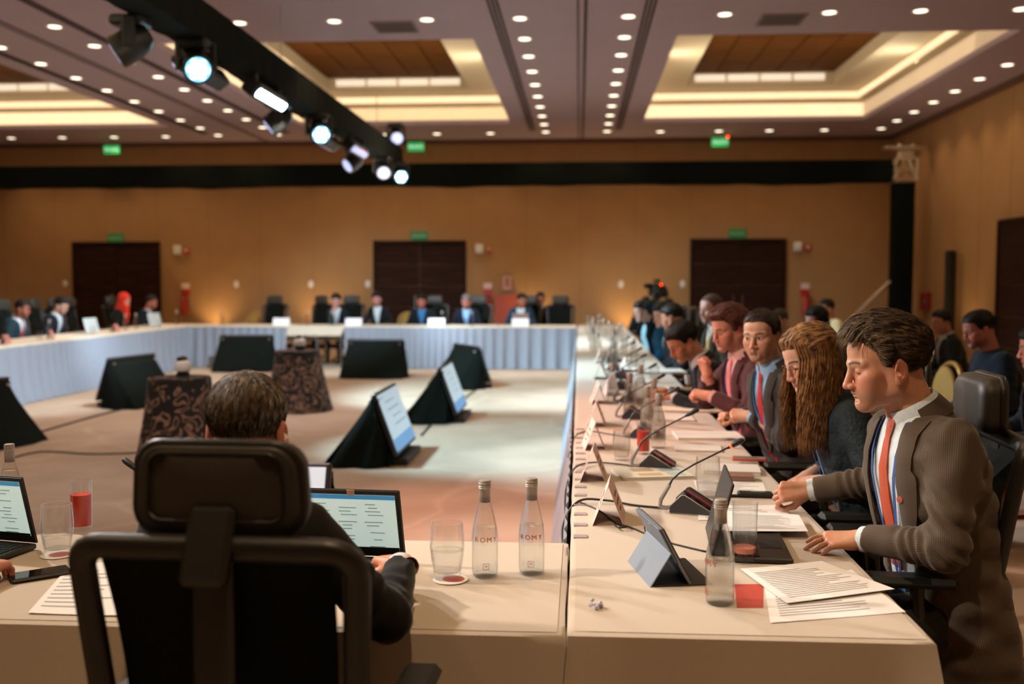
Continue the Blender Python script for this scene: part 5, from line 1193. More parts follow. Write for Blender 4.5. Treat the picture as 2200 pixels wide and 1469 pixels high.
def person(label, loc, rz, p, group=None):
    """seated person; local +y is where the torso faces. p: pose and looks"""
    root = thing('person', label, 'person', loc, rz, group); res = p.get('res', 1)    # 0 hero, 1 middle distance, 2 far
    hh, hj, hd = ((.0022, .006, .0024), (.0032, .0095, .0038), (.0065, .016, .007))[res]
    sc = p.get('s', 1.0); seat = p.get('seat', SEAT); lean = R(p.get('lean', 8)); tx = R(p.get('tilt', 0))
    S0 = Vector((0, p.get('py', 0), seat+.10)); up = Vector((math.sin(tx), math.sin(lean)*math.cos(tx), math.cos(lean)*math.cos(tx))); L = .50*sc*p.get('tl', 1.0); S1 = S0+up*L
    Tm = frame(S0, Vector((0, 1, 0)), up); Tm = Matrix((Tm.col[0], Tm.col[1], Tm.col[2], Tm.col[3])).transposed()
    zt = up; xt = Vector((1, 0, 0)); xt = (xt-zt*xt.dot(zt)).normalized(); yt = zt.cross(xt)
    tw = R(p.get('twist', 0)); xt, yt = xt*math.cos(tw)+yt*math.sin(tw), yt*math.cos(tw)-xt*math.sin(tw)
    Tm = Matrix(((xt.x, yt.x, zt.x, S0.x), (xt.y, yt.y, zt.y, S0.y), (xt.z, yt.z, zt.z, S0.z), (0, 0, 0, 1))); Ti = Tm.inverted()
    A, B = torso_prof(p); A = A*sc; B = B*sc
    def tor(x, y, t): return Tm @ Vector((x, y, t*L))
    def surf_y(x, t, off=0.0):
        a, b = np.interp(t, TW_T, A)+off, np.interp(t, TW_T, B)+off; q = min(abs(x)/a, .985); return b*(1-q**2.3)**(1/2.3)
    # head
    hs = p.get('hs', 1.0)*1.0; hp, hy, hr = p.get('head', (10, 0, 0)); hm = Euler((R(-hp), R(hr), R(hy)), 'XYZ').to_matrix()
    nk = S1+Vector((0, .012, 0)); piv = nk+zt*.045*sc+Vector((0, .005, 0))+Vector(p.get('hoff', (0, 0, 0)))         # atlas pivot region
    Hm = Matrix.Translation(piv) @ hm.to_4x4() @ Matrix.Translation((0, .018, .0)) @ Matrix.Diagonal((hs, hs, hs, 1)) @ Matrix.Translation((0, 0, -.012)); Hm = Hm @ Matrix.Translation((0, 0, .0))
    # chin sits forward of and about level with the pivot: shift so that (0,-.02,.05) of head space is at pivot+up
    Hm = Matrix.Translation(piv+zt*.055) @ hm.to_4x4() @ Matrix.Diagonal((hs, hs, hs, 1)) @ Matrix.Translation((0, .024, -.062))
    nb = Hm.inverted() @ (S1-zt*.03)
    V, Q, Tn = head_block(p, hh, nb); V = xf(V, Hm); parts = [(V, Q, Tn)]
    # arms
    lu, lf = .285*sc, .255*sc; arms = []
    for s_, key in ((1, 'rh'), (-1, 'lh')):
        sh = tor(s_*(np.interp(.84, TW_T, A)-.035*sc), -.005, .865); spec = p.get(key)
        if spec is None: spec = dict(w=tor(s_*.16, .30, .28), f=(-s_*.35, 1, -.1), u=(0, 0, 1), pose='relaxed')
        w = Vector(spec['w']); el, w = ik(sh, w, lu, lf, spec.get('pole', (s_*.7, -.35, -1))); arms.append((s_, sh, el, w, spec))
        hm_ = frame(w, spec.get('f', w-el), spec.get('u', (0, 0, 1))); hsz = p.get('hand', 1.0)
        V, Q, Tn = hand_block(hd, spec.get('pose', 'relaxed'), p.get('skin', 'C48E70'), -s_); parts.append((xf(V*hsz, hm_), Q, Tn))
    # slim inner body that ties head, hands and legs into one figure
    f = Field((-.45, -.35, .02), (.45, .85, S1.z+.12), .022)
    f.cone(S0, S1-zt*.06, .085, .07, .03)
    for s_, sh, el, w, spec in arms: f.cone(tor(0, 0, .82), sh, .05, .034, .03); f.cone(sh, el, .034, .03, .02); f.cone(el, w, .03, .02, .02)
    kx = p.get('knee', .12); kz = seat+.06
    for s_ in (-1, 1): f.cone(S0+Vector((s_*.08, 0, -.04)), (s_*kx, .42, kz), .055, .04, .03); f.cone((s_*kx, .42, kz), (s_*kx, .40, .09), .04, .03, .02)
    V, Q = f.mesh(); parts.append((V, Q, np.tile(np.array(lin(p.get('skin', 'C48E70'))), (len(V), 1))))
    nV = 0; VV, QQ, TT = [], [], []
    for V, Q, Tn in parts: VV.append(V); QQ.append(Q+nV); TT.append(Tn); nV += len(V)
    fast_obj('body', np.concatenate(VV), np.concatenate(QQ), M_skin, root, np.concatenate(TT))
    # eyes
    if p.get('eyes') == 'open' and res < 2:
        for s_ in (-1, 1):
            c = Vector((s_*.0315, .0765, .1125)); e = G().lathe([(0, -.0118), (.006, -.0102), (.0102, -.006), (.0118, 0), (.0102, .006), (.006, .0102), (0, .0118)], 14, Hm @ Matrix.Translation(c)).build('eyeball', mat('eye_white', 'D8D0C8', 0.2), root)
            gz = Vector(p.get('gaze', (0, 1, 0))).normalized(); q = gz.to_track_quat('Z', 'Y').to_matrix().to_4x4(); G().lathe([(0, .0117), (.0058, .0108), (.0058, .0112), (0, .0124)], 12, Hm @ Matrix.Translation(c) @ q).build('iris', mat('iris_dark', '2A1C14', 0.15), e)
    # hair
    hb = hair_block(p, hh*1.15 if res else .0026)
    hair = None
    if hb is not None: hair = fast_obj('hair', xf(hb[0], Hm), hb[1], hairmat(p.get('hc', '2A1E16'), p.get('hc2')), root)
    # ---- clothes
    jm = p['jm']; top = p.get('topk', 'jacket'); rnd = np.random.RandomState(p.get('seed', 1)); ph = rnd.rand(12)*6.28
    wrk = p.get('wr', .0035)
    def torso_fn(off, cutV, t0, t1, wrink):
        def fn(X, Y, Z_):
            q = [Ti[i][0]*X+Ti[i][1]*Y+Ti[i][2]*Z_+Ti[i][3] for i in range(3)]; x, y, t = q[0], q[1], q[2]/L
            a = np.interp(t.ravel(), TW_T, A).reshape(t.shape)+off; b = np.interp(t.ravel(), TW_T, B).reshape(t.shape)+off
            b = np.where(y < 0, b*1.02, b)
            d = ((np.abs(x)/a)**2.3+(np.abs(y)/b)**2.3)**(1/2.3)-1; d = d*np.minimum(a, b)*.9
            if wrink: d = d+wrink*(np.sin(x*38+t*30+ph[0]+2*np.sin(y*22+ph[1]))*.6+np.sin(t*44-x*30+ph[2]+2.0*np.sin(x*15+ph[3]))*.5)
            d = np.maximum(d, (t0-t)*L); d = np.maximum(d, (t-t1)*L)
            if cutV is not None:
                w = np.interp(t.ravel(), cutV[0], cutV[1]).reshape(t.shape); d = np.where(y > 0, np.maximum(d, (w-np.abs(x))), d)
            return d
        return fn
    t0 = p.get('hem', -.16); cv = p.get('V', ([-.5, .30, .32, .55, .85, .97, 1.1], [-.3, -.3, .006, .036, .062, .075, .08])) if top == 'jacket' else None
    lo = np.array([-.52, -.42, S0.z+t0*L-.06]); hi = np.array([.52, .62, S1.z+.08])
    for _, sh, el, w, _s in arms: lo = np.minimum(lo, np.minimum(np.array(el), np.array(w))-.08); hi = np.maximum(hi, np.maximum(np.array(el), np.array(w))+.08)
    bx = [Tm @ Vector((sx*.26*sc, sy*.2*sc, t_*L)) for sx in (-1, 1) for sy in (-1, 1) for t_ in (t0, 1.03)]
    blo = np.min([np.array(b) for b in bx], 0); bhi = np.max([np.array(b) for b in bx], 0); lo = np.maximum(lo, np.minimum(blo, lo+.0)); 
    f = Field(np.minimum(blo-.03, np.min([np.minimum(np.array(el), np.minimum(np.array(w), np.array(sh)))-.09 for _, sh, el, w, _s in arms], 0)), np.maximum(bhi+.03, np.max([np.maximum(np.array(el), np.maximum(np.array(w), np.array(sh)))+.09 for _, sh, el, w, _s in arms], 0)), hj)
    ttop = .985 if top == 'jacket' else 1.0
    f.put(torso_fn(0.0, None, t0, ttop, wrk), blo, bhi)
    sr = p.get('sleeve', 1.0)*sc*(0.86 if p.get('fem') else 1.0)
    def wrf(k, amp):
        def g_(x, y, z, t):
            return amp*(np.sin(t*k+5*np.sin((x*1.3+y-z)*15+ph[4])+ph[5])+.5*np.sin(t*k*.5+(x-y+z)*38+ph[6]))*np.clip(1.15-np.abs(t-(1 if k < 22 else 0))*1.2, 0.3, 1)
        return g_
    for s_, sh, el, w, spec in arms:
        f.cone(sh, el, .066*sr, .053*sr, .035, wr=wrf(20, p.get('swr', .0045)))
        we = w+(el-w).normalized()*.022; f.cone(el, we, .053*sr, .041*sr, .02, wr=wrf(26, p.get('swr', .0045)*.8), end=True)
    if cv is not None: f.put(lambda X, Y, Z_: -torso_cut(X, Y, Z_), blo, bhi) if False else None
    if cv is not None:
        def vcut(X, Y, Z_):
            q = [Ti[i][0]*X+Ti[i][1]*Y+Ti[i][2]*Z_+Ti[i][3] for i in range(3)]; t = q[2]/L; w = np.interp(t.ravel(), cv[0], cv[1]).reshape(t.shape)
            return np.maximum(np.maximum(np.abs(q[0])-w, -q[1]+.01), q[1]-.165)
        f.put(vcut, blo, bhi, 0, True)
    V, Q = f.mesh(); su = None
    if p.get('stripe'):
        loc_ = xf(V, Ti); su = np.arctan2(loc_[:, 0], loc_[:, 1])*.17
        for s_, sh, el, w, spec in arms:
            for a_, b_, r_ in ((sh, el, .06), (el, w, .047)):
                a3, b3 = np.array(a_), np.array(b_); ba = b3-a3; LL = np.linalg.norm(ba); dd = ba/LL; rel = V-a3; t = np.clip(rel@dd/LL, 0, 1); per = rel-(t*LL)[:, None]*dd; dist = np.linalg.norm(per, axis=1)
                e1 = np.cross(dd, [0, 0, 1.0]); e1 /= np.linalg.norm(e1); e2 = np.cross(e1, dd); m_ = dist < r_*1.22*sr; su[m_] = np.arctan2(per[m_]@e1, per[m_]@e2)*r_
    jk = fast_obj(dict(jacket='jacket', sweater='sweater', dress='top')[top], V, Q, jm, root, su=su)
    if top == 'jacket':
        f = Field(blo-.02, bhi+.02, max(hj, .008)); f.put(torso_fn(-.010, None, -.05, 1.03, 0), blo, bhi); V, Q = f.mesh(); shirt = fast_obj('shirt', V, Q, p['sm'], root)
        for s_, sh, el, w, spec in arms:
            d = (el-w).normalized(); G().tube([w+d*.05, w+d*.002], [.037*sr, .036*sr], 18).build('shirt_cuff', p['sm'], root, 60)
        # lapels
        lw = ([.30, .45, .66, .735, .74, .86, 1.0], [.012, .050, .078, .084, .060, .066, .052])
        if res < 2:
            for s_ in (-1, 1):
                n_, V2 = 26, []
                for j in range(n_):
                    t = .33+(.965-.33)*j/(n_-1); x0 = np.interp(t, cv[0], cv[1])-.004; wdt = np.interp(t, *lw)*sc*.82
                    for i in range(5):
                        x = x0+wdt*i/4; V2.append(tor(s_*x, surf_y(x, t)+.0055+.004*math.sin(i/4*3.14), t))
                F2 = [(j*5+i, j*5+i+1, (j+1)*5+i+1, (j+1)*5+i) for j in range(n_-1) for i in range(4)]
                if s_ < 0: F2 = [q[::-1] for q in F2]
                o = G().sheet(V2, F2, .004).build('lapel', p.get('lm', jm), jk, 60)
                if p.get('stripe'):
                    at_ = o.data.attributes.new('su', 'FLOAT', 'POINT'); at_.data.foreach_set('value', [(v.co.x*.7+v.co.z*.7) for v in o.data.vertices])
        # collar of the shirt
        if res < 2:
            nr = (.046 if p.get('fem') else .058)*sc*1.05+.004; V2 = []; n_ = 28; ax_ = ((Hm @ Vector((0, -.03, .05)))-(S1-zt*.02)).normalized(); cc = S1-zt*.012
            e1 = xt; e2 = ax_.cross(e1).normalized()
            for j, (dr, hz, hf) in enumerate(((0.0, .012, 0), (.001, .046, -.012), (.005, .049, -.012), (.012, .036, -.020), (.020, .006, -.040))):
                for i in range(n_+1):
                    a = R(-90+5+350*i/n_); fr_ = max(0, -math.sin(a))**2      # opening at the front
                    c_, s2 = math.cos(a), math.sin(a); r_ = nr+dr; V2.append(cc+e1*(r_*c_)-e2*(r_*s2*-1 if False else -r_*s2*1.0)*-1+ax_*(hz+hf*fr_*1.0))
            F2 = [(j*(n_+1)+i, j*(n_+1)+i+1, (j+1)*(n_+1)+i+1, (j+1)*(n_+1)+i) for j in range(4) for i in range(n_)]
            G().sheet(V2, F2, .0015).build('collar', p['sm'], shirt, 60)
            V2 = []
            for j, (dr, hz) in enumerate(((.010, -.03), (.009, .030), (.013, .034), (.022, .016), (.036, -.018))):
                for i in range(21):
                    a = R(-20+220*i/20); V2.append(cc+e1*((nr+dr)*math.cos(a))-e2*((nr+dr)*math.sin(a))*-1*-1+ax_*(hz-.012*max(0, -math.sin(a))))
            G().sheet(V2, [(j*21+i, j*21+i+1, (j+1)*21+i+1, (j+1)*21+i) for j in range(4) for i in range(20)], .003).build('jacket_collar', p.get('lm', jm), jk, 60)
    if p.get('tie'):
        V2 = []; ts = [.985, .955, .925, .895, .87, .75, .6, .45, .32, .24]; ws = [.016, .021, .019, .0145, .017, .026, .032, .037, .041, .040]; tb = p.get('tie_end', .24)
        for t, w_ in zip(ts, ws):
            for i in range(5):
                x = (i/2-1)*w_*.85+p.get('tie_dx', 0)*(.95-t); bul = .006 if t > .9 else .0; V2.append(tor(x, surf_y(x, t, -.010)+.004+bul*(1-abs(i/2-1))+.003*(1-abs(i/2-1)), t))
        F2 = [(j*5+i, j*5+i+1, (j+1)*5+i+1, (j+1)*5+i) for j in range(len(ts)-1) for i in range(4)]; G().sheet(V2, [q[::-1] for q in F2], .004).build('tie', p['tie'], root, 60)
    if p.get('lanyard'):
        t1 = p.get('lan_t', .34); lm_ = p['lanyard']; off = .004 if top == 'jacket' else .008; bs = -.010 if top == 'jacket' else 0.0; sp = p.get('lan_w', .062)
        for s_ in (-1, 1):
            V2 = []; n_ = 16
            for j in range(n_):
                t = .97+(t1-.97)*j/(n_-1); x = s_*(sp*(1-(j/(n_-1))**1.5)+.006)
                for i in (-1, 1): xx = x+i*.006; V2.append(tor(xx, surf_y(xx, t, bs)+off+.008, t))
            F2 = [(2*j, 2*j+1, 2*j+3, 2*j+2) for j in range(n_-1)]; G().sheet(V2, F2, .0015).build('lanyard_strap', lm_, root, 60)
        if p.get('badge', 1):
            Mb = Tm @ Matrix.Translation((0, surf_y(0, t1-.08, bs)+off+.014, (t1-.10)*L)); bd = G().box((0, 0, 0), (.085, .003, .11), .001, Mb).build('badge', mat('badge_blue', '5E8CB8', 0.25), root, smooth=0)
            G().box((0, .002, -.025), (.07, .001, .03), 0, Mb).build('badge_print', M_paper, bd, smooth=0); G().box((0, .004, .06), (.015, .004, .02), .001, Mb).build('clip', M_steel, bd, smooth=0)
    # trousers and shoes
    f = Field((-.34, -.25, .0), (.34, .78, seat+.32), .014 if res < 2 else .024)
    f.cone(S0+Vector((-.05, 0, -.02)), S0+Vector((.05, 0, -.02)), .105*sc, .105*sc)
    for s_ in (-1, 1): f.cone(S0+Vector((s_*.085, 0, -.02)), (s_*kx, .43, kz), .090*sc, .066, .04); f.cone((s_*kx, .43, kz), (s_*kx, .41, .10), .066, .050, .02)
    V, Q = f.mesh(); fast_obj('trousers', V, Q, p.get('pm', jm if not p.get('stripe') else M_pants), root)
    for s_ in (-1, 1): G().lathe([(0, -.045), (.032, -.04), (.046, 0), (.046, .10), (.034, .17), (0, .19)], 14, Matrix.Translation((s_*kx, .43, .042)) @ Euler((R(-90), 0, 0)).to_matrix().to_4x4() @ Matrix.Diagonal((1, .8, 1, 1))).build('shoe', M_blackp, root, 60)
    if p.get('scarf'): scarf(p, Hm, root, tor, surf_y, hj)
    if p.get('long'): long_hair(p, Hm, root, S1, zt, xt, yt)
    return dict(root=root, Hm=Hm, Tm=Tm, L=L, tor=tor, surf_y=surf_y, arms=arms, hair=hair, jacket=jk, zt=zt, xt=xt, yt=yt, S1=S1)
M_pants = mat('trousers_dark', '1C1A18', 0.85)
def cloth_m(name, c, rough=.85, noise=.08, ns=120, bump=.08): return mat(name, c, rough, noise=noise, nscale=ns, bump=bump, bscale=400, sheen=.15, spec=.2)
def scarf(p, Hm, root, tor, surf_y, hj):
    f = Field((-.22, -.22, -.40), (.22, .20, .30), .009); gi = Hm.inverted()
    f.ell((0, -.012, .145), (.094, .118, .108)); f.cone((0, -.03, .09), (0, -.05, -.06), .085, .10, .04); f.ell((0, .03, .03), (.078, .075, .075), .04)
    f.ell((0, .12, .092), (.056, .075, .082), .012, True)
    c1 = gi @ tor(0, surf_y(0, .8)+.01, .80); c2 = gi @ tor(0, surf_y(0, .5)+.015, .45)
    f.cone((0, .055, -.02), c1, .05, .055, .04); f.cone(c1, c2, .055, .035, .03)
    V, Q = f.mesh(); fast_obj('headscarf', xf(V, Hm), Q, p['scarf'], root)
def long_hair(p, Hm, root, S1, zt, xt, yt):
    rnd = random.Random(5); st = []; g = Vector((0, 0, -1)); n = p.get('nl', 260); W = p.get('w', 1.0)
    for k in range(n):
        sd = -1 if k % 2 else 1; az = R(rnd.uniform(44, 178)); lay = rnd.uniform(.004, .020); L_ = p.get('len', .20)*rnd.uniform(.75, 1.1); wp = rnd.uniform(0, 6.28); fq = rnd.uniform(22, 40); wa = rnd.uniform(.004, .014)
        pts = []
        e0 = R(rnd.uniform(2, 25))
        for i in range(7):
            e = e0+(R(96)-e0)*i/6; x = sd*math.sin(az)*math.sin(e)*(.074*W+lay); y = -.012+math.cos(az)*math.sin(e)*(.098+lay)+.012*(1-math.sin(e)); z = .150+math.cos(e)*(.086+lay)
            pts.append(Hm @ Vector((x, y, z)))
        q = pts[-1].copy(); c = Hm @ Vector((0, -.02, .1)); out = (q-c); out.z = 0; out.normalize(); sidev = out.cross(g); m_ = 13
        for i in range(1, m_):
            t = i/(m_-1); d = t*(L_+max(0, q.z-(S1.z+.02)))
            o = out*(.012*math.sin(t*2.6)+.010*t*(1 if az > R(60) else -1.2))
            ww = wa*min(1, t*2.2); pts.append(q+g*d+o+out*(ww*math.sin(d*fq+wp))+sidev*(ww*math.cos(d*fq*.9+wp)))
        st.append((pts, rnd.uniform(.0018, .0042)))
    m1, m2 = hairmat(p['hc'], p.get('hc2')), hairmat(p.get('hc3', p['hc']), p.get('hc2'))
    locks('long_hair', st[::2], m1, root, 6); locks('long_hair', st[1::2], m2, root, 6)
def strands(P_, p, n, flow, m, length=.05, r=.0011, seed=3, zmin=.05, name='hair_strands', ymin=-9):
    """fine strands combed over the hair shell"""
    o = P_['hair']; me = o.data; Hm = P_['Hm']; gi = Hm.inverted(); co = np.empty(len(me.vertices)*3, np.float32); me.vertices.foreach_get('co', co); co = co.reshape(-1, 3)
    no = np.empty(len(me.vertices)*3, np.float32); me.vertices.foreach_get('normal', no); no = no.reshape(-1, 3)
    bv = BVHTree.FromPolygons([tuple(v) for v in co], [tuple(q.vertices) for q in me.polygons]); rnd = random.Random(seed); st = []
    R3 = Hm.to_3x3().normalized()
    for k in range(n):
        i = rnd.randrange(len(co)); q = Vector(co[i]); nn = Vector(no[i]); hl = gi @ q
        if ((R3.transposed() @ nn).z < -.5 and hl.z < .1) or hl.y < ymin+rnd.uniform(-.03, .03): continue
        L_ = length*rnd.uniform(.6, 1.3); pts = []; step = L_/6
        for j in range(7):
            hl = gi @ q; d = R3 @ Vector(flow(hl.x, hl.y, hl.z, rnd)); h_ = bv.find_nearest(q)
            if h_[0] is None: break
            nn = h_[1]; d = (d-nn*d.dot(nn)*.7).normalized(); lift = .0012+.004*(j/6)**2*rnd.random()
            base = h_[0] if (h_[0]-q).length < .03 else q
            pts.append(base+nn*lift if (q-h_[0]).dot(nn) < .012 else q); q = base+d*step if j < 6 else q
        if len(pts) > 3: st.append((pts, r*rnd.uniform(.7, 1.5)))
    return locks(name, st, m, P_['hair'], 4)
def locks(name, strands, m, parent, seg=5):
    g = G()
    for pts, r in strands:
        n = len(pts); g.tube(pts, [r*(.55+.45*math.sin(min(1, (i+.6)/(n*.35))*1.57))*(1-.85*(i/(n-1))**2.2) for i in range(n)], seg, flat=.45)
    return g.build(name, m, parent, 180, fix=False)
# ================================================================ the people
def wl(loc, rz, w): return Euler((0, 0, R(-rz))).to_matrix() @ (Vector(w)-Vector(loc))
def dl_(rz, d): return Euler((0, 0, R(-rz))).to_matrix() @ Vector(d)
WHITE = cloth_m('shirt_white', 'C9D2D6'); PINK = cloth_m('shirt_pink', 'D8A8A4'); BLUE = cloth_m('shirt_blue', '8FB0D0'); LBL = mat('lanyard_blue', '2B4F8E', .6); LBL2 = mat('lanyard_sky', '4E88C8', .6)
def tie_dots(name, c, d):
    m = mat(name, c, .5); n, L, b = nodes_of(m); tc = n.new('ShaderNodeTexCoord'); v = n.new('ShaderNodeTexVoronoi'); v.inputs['Scale'].default_value = 62; v.inputs['Randomness'].default_value = .15; L.new(tc.outputs['Object'], v.inputs['Vector'])
    r = n.new('ShaderNodeValToRGB'); e = r.color_ramp.elements; e[0].position = .22; e[0].color = (*lin(d), 1); e[1].position = .30; e[1].color = (*lin(c), 1); L.new(v.outputs['Distance'], r.inputs[0]); L.new(r.outputs[0], b.inputs['Base Color']); return m
def pinstripe(name, c, c2):
    m = cloth_m(name, c, .8, .05, 200, .05); n, L, b = nodes_of(m); a = n.new('ShaderNodeAttribute'); a.attribute_name = 'su'
    k = n.new('ShaderNodeMath'); k.operation = 'MULTIPLY'; k.inputs[1].default_value = 1250; L.new(a.outputs['Fac'], k.inputs[0]); s_ = n.new('ShaderNodeMath'); s_.operation = 'SINE'; L.new(k.outputs[0], s_.inputs[0])
    r = n.new('ShaderNodeValToRGB'); e = r.color_ramp.elements; e[0].position = .35; e[0].color = (*lin(c), 1); e[1].position = 1; e[1].color = (*lin(c2), 1); L.new(s_.outputs[0], r.inputs[0]); L.new(r.outputs[0], b.inputs['Base Color']); return m
LM = {}
# --- the speaking man
loc, rz = (1.115, 3.03, 0), 90
hero = person('man in brown pinstripe suit and orange tie, speaking into the lit microphone', loc, rz, dict(
    res=0, jm=pinstripe('suit_pinstripe', '483C32', '62523F'), sm=WHITE, stripe=1, tie=tie_dots('tie_orange', 'B8482A', '8A5A30'), tie_dx=.02, lanyard=LBL, lan_t=.20, lan_w=.07, s=1.06, tl=1.13, lean=11, twist=12, swr=.0085, head=(12, 0, 0), hs=1.11, hoff=(0, .014, -.016),
    open=.010, skin='C28C6E', hc='2C2018', hc2='6A5238', vol=.019, top=.012, front=.198, side=.092, nape=.022, seed=4, nose=1.0, stubble=.22, wr=.0045, hem=-.42, girth=1.04, sh=1.04,
    V=([-.5, -.05, .2, .55, .80, .90, .97, 1.1], [.03, .05, .075, .088, .085, .078, .078, .08]),
    lh=dict(w=wl(loc, rz, (0.835, 2.96, .80)), f=dl_(rz, (-1, .16, -.10)), u=dl_(rz, (-.1, -.35, 1)), pose='flat', pole=dl_(rz, (.6, -.9, -.15))),
    rh=dict(w=wl(loc, rz, (0.80, 3.50, .83)), f=dl_(rz, (-1, -.10, -.05)), u=dl_(rz, (-.1, -.75, .6)), pose='grip', pole=dl_(rz, (.6, .8, -.8))), knee=.13))
def flow_hero(x, y, z, r):
    top = min(1, max(0, (z-.17)/.04)); j = r.uniform(-.6, .6)
    a = Vector((.35+j, .9, .15+.3*(y > .05)+r.uniform(-.1, .5))); b = Vector((j*.3, -.85, -.55 if y < .0 else -.25)); return a*top+b*(1-top)
HM = hairmat('2A1E16', '5E4834')
strands(hero, None, 2600, flow_hero, HM, .055, .0010); strands(hero, None, 1700, flow_hero, hairmat('7E6A54', 'C0A880'), .05, .0009, 8, ymin=.012)
def fringe(Pn, n, m, seed=1):
    rnd = random.Random(seed); st = []; Hm = Pn['Hm']
    for k in range(n):
        x = rnd.uniform(-.058, .050); z0 = .243-.45*abs(x)+rnd.uniform(-.016, .006); L_ = rnd.uniform(.06, .098); cv_ = rnd.uniform(.02, .034); pts = []; sx = rnd.uniform(-.01, .035)
        for i in range(8):
            t = i/7; pts.append(Hm @ Vector((x+sx*t*t, .012+L_*t, z0+cv_*math.sin(t*2.2)*.8-.050*t**2.2)))
        st.append((pts, rnd.uniform(.0012, .0028)))
    locks('fringe', st, m, Pn['hair'], 4)
fringe(hero, 260, HM); fringe(hero, 260, hairmat('7E6A54', 'C0A880'), 2)
# pin and wedding ring
T_ = hero['Tm']; t = .62; x = -(.062+.035); G().lathe([(0, 0), (.010, 0), (.010, .002), (0, .003)], 16, T_ @ Matrix.Translation((x, hero['surf_y'](abs(x), t)+.014, t*hero['L'])) @ Euler((R(-80), 0, R(25))).to_matrix().to_4x4()).build('lapel_pin', mat('pin_copper', 'B4604A', .4, .3), hero['root'])
s_, sh, el, w, spec = hero['arms'][1]; hm_ = frame(w, spec['f'], spec['u']); c = hm_ @ Vector((.0105, .112, .0)); d = (hm_.to_3x3() @ Vector((.0, 1, -.22))).normalized()
q = d.to_track_quat('Z', 'Y').to_matrix().to_4x4(); q.translation = c; G().tube([q @ Vector((.0094*math.cos(a), .0094*math.sin(a), 0)) for a in np.linspace(0, 6.283, 18, endpoint=False)], .0013, 6, closed=True).build('wedding_ring', mat('gold', 'D8A850', .25, 1.0), hero['root'])
# --- woman with long wavy hair
loc, rz = (1.155, 3.86, 0), 90
woman = person('woman with long wavy brown hair, glasses and black textured top, looking down', loc, rz, dict(
    res=0, fem=1, jm=mat('black_knit', '12222A', .8, noise=.35, nscale=60, bump=.7, bscale=70), topk='dress', lanyard=LBL2, lan_t=.25, badge=0, lean=19, tl=1.14, head=(22, 14, 4), hs=1.0, w=.95, jaw=.88, nose=.5, skin='D0A088', hc='54341E', hc2='B0804E', hc3='7A4E2E', vol=.02, front=.19, nape=.03, side=.11, noears=1,
    long=1, len=.23, nl=1400, wr=.004, lh=dict(w=wl(loc, rz, (0.92, 3.80, .80)), f=dl_(rz, (-.8, .45, -.25)), u=dl_(rz, (-.2, -.6, .7)), pose='relaxed'), rh=dict(w=wl(loc, rz, (0.90, 3.92, .80)), f=dl_(rz, (-.75, -.55, -.35)), u=dl_(rz, (0, -.2, 1)), pose='grip')))
def glasses(Pn, m=None, r=.020):
    Hm = Pn['Hm']; g = G()
    for s_ in (-1, 1):
        g.tube([Hm @ Vector((s_*.033+r*1.1*math.cos(a), .101-.004*abs(math.cos(a)), .110+r*.85*math.sin(a))) for a in np.linspace(0, 6.283, 18, endpoint=False)], .0011, 6, closed=True)
        g.tube([Hm @ Vector(v) for v in ((s_*.055, .097, .114), (s_*.070, .06, .113), (s_*.080, -.005, .110))], .0012, 6)
    g.tube([Hm @ Vector((-.011, .101, .112)), Hm @ Vector((0, .105, .114)), Hm @ Vector((.011, .101, .112))], .0012, 6); g.build('glasses', m or mat('glasses_frame', '5A2A20', .3), Pn['root'], 60)
glasses(woman)
# --- man in dark grey suit and red tie looking toward the camera
loc, rz = (1.08, 4.85, 0), 90
m3 = person('man in dark grey suit and red tie, turning his face to the camera', loc, rz, dict(
    res=0, jm=cloth_m('suit_grey', '3A332F'), sm=BLUE, tie=mat('tie_red', 'A8242A', .5), lanyard=LBL2, badge=0, lan_t=.5, lean=15, twist=22, tl=1.17, head=(7, 56, 2), hs=.98, eyes='open', gaze=(.25, 1, -.05), skin='CF9C80', hc='3A2A20', vol=.009, front=.198, side=.10, nape=.04, seed=7, w=1.02,
    lh=dict(w=wl(loc, rz, (0.84, 4.90, .90)), f=dl_(rz, (-.9, .4, .05)), u=dl_(rz, (0, -.5, .8)), pose='fist'), rh=dict(w=wl(loc, rz, (0.80, 5.06, .88)), f=dl_(rz, (-.8, -.4, .1)), u=dl_(rz, (0, .2, 1)), pose='grip')))
# --- burgundy jacket man
loc, rz = (1.06, 5.62, 0), 90
m4 = person('curly red-brown haired man in burgundy jacket and pink tie, one hand raised', loc, rz, dict(
    res=1, jm=cloth_m('jacket_burgundy', '4E2A2C'), sm=PINK, tie=mat('tie_pink', 'D07078', .5), lanyard=mat('lanyard_violet', '5A5AA8', .6), badge=0, lan_t=.45, lean=15, twist=18, tl=1.17, head=(16, 26, 0), hs=.98, skin='D09078', flush='C05848', hc='4A2620', hc2='7A4438', vol=.026, top=.01, front=.19, side=.085, seed=9, w=1.03, girth=1.1,
    lh=dict(w=wl(loc, rz, (0.72, 5.5, .93)), f=dl_(rz, (-.9, .35, .1)), u=dl_(rz, (0, -.4, .9)), pose='grip'), rh=dict(w=wl(loc, rz, (0.73, 5.7, 1.02)), f=dl_(rz, (-.35, -.1, .9)), u=dl_(rz, (-.8, -.5, -.2)), pose='fist', pole=dl_(rz, (-.2, .9, -.8)))))
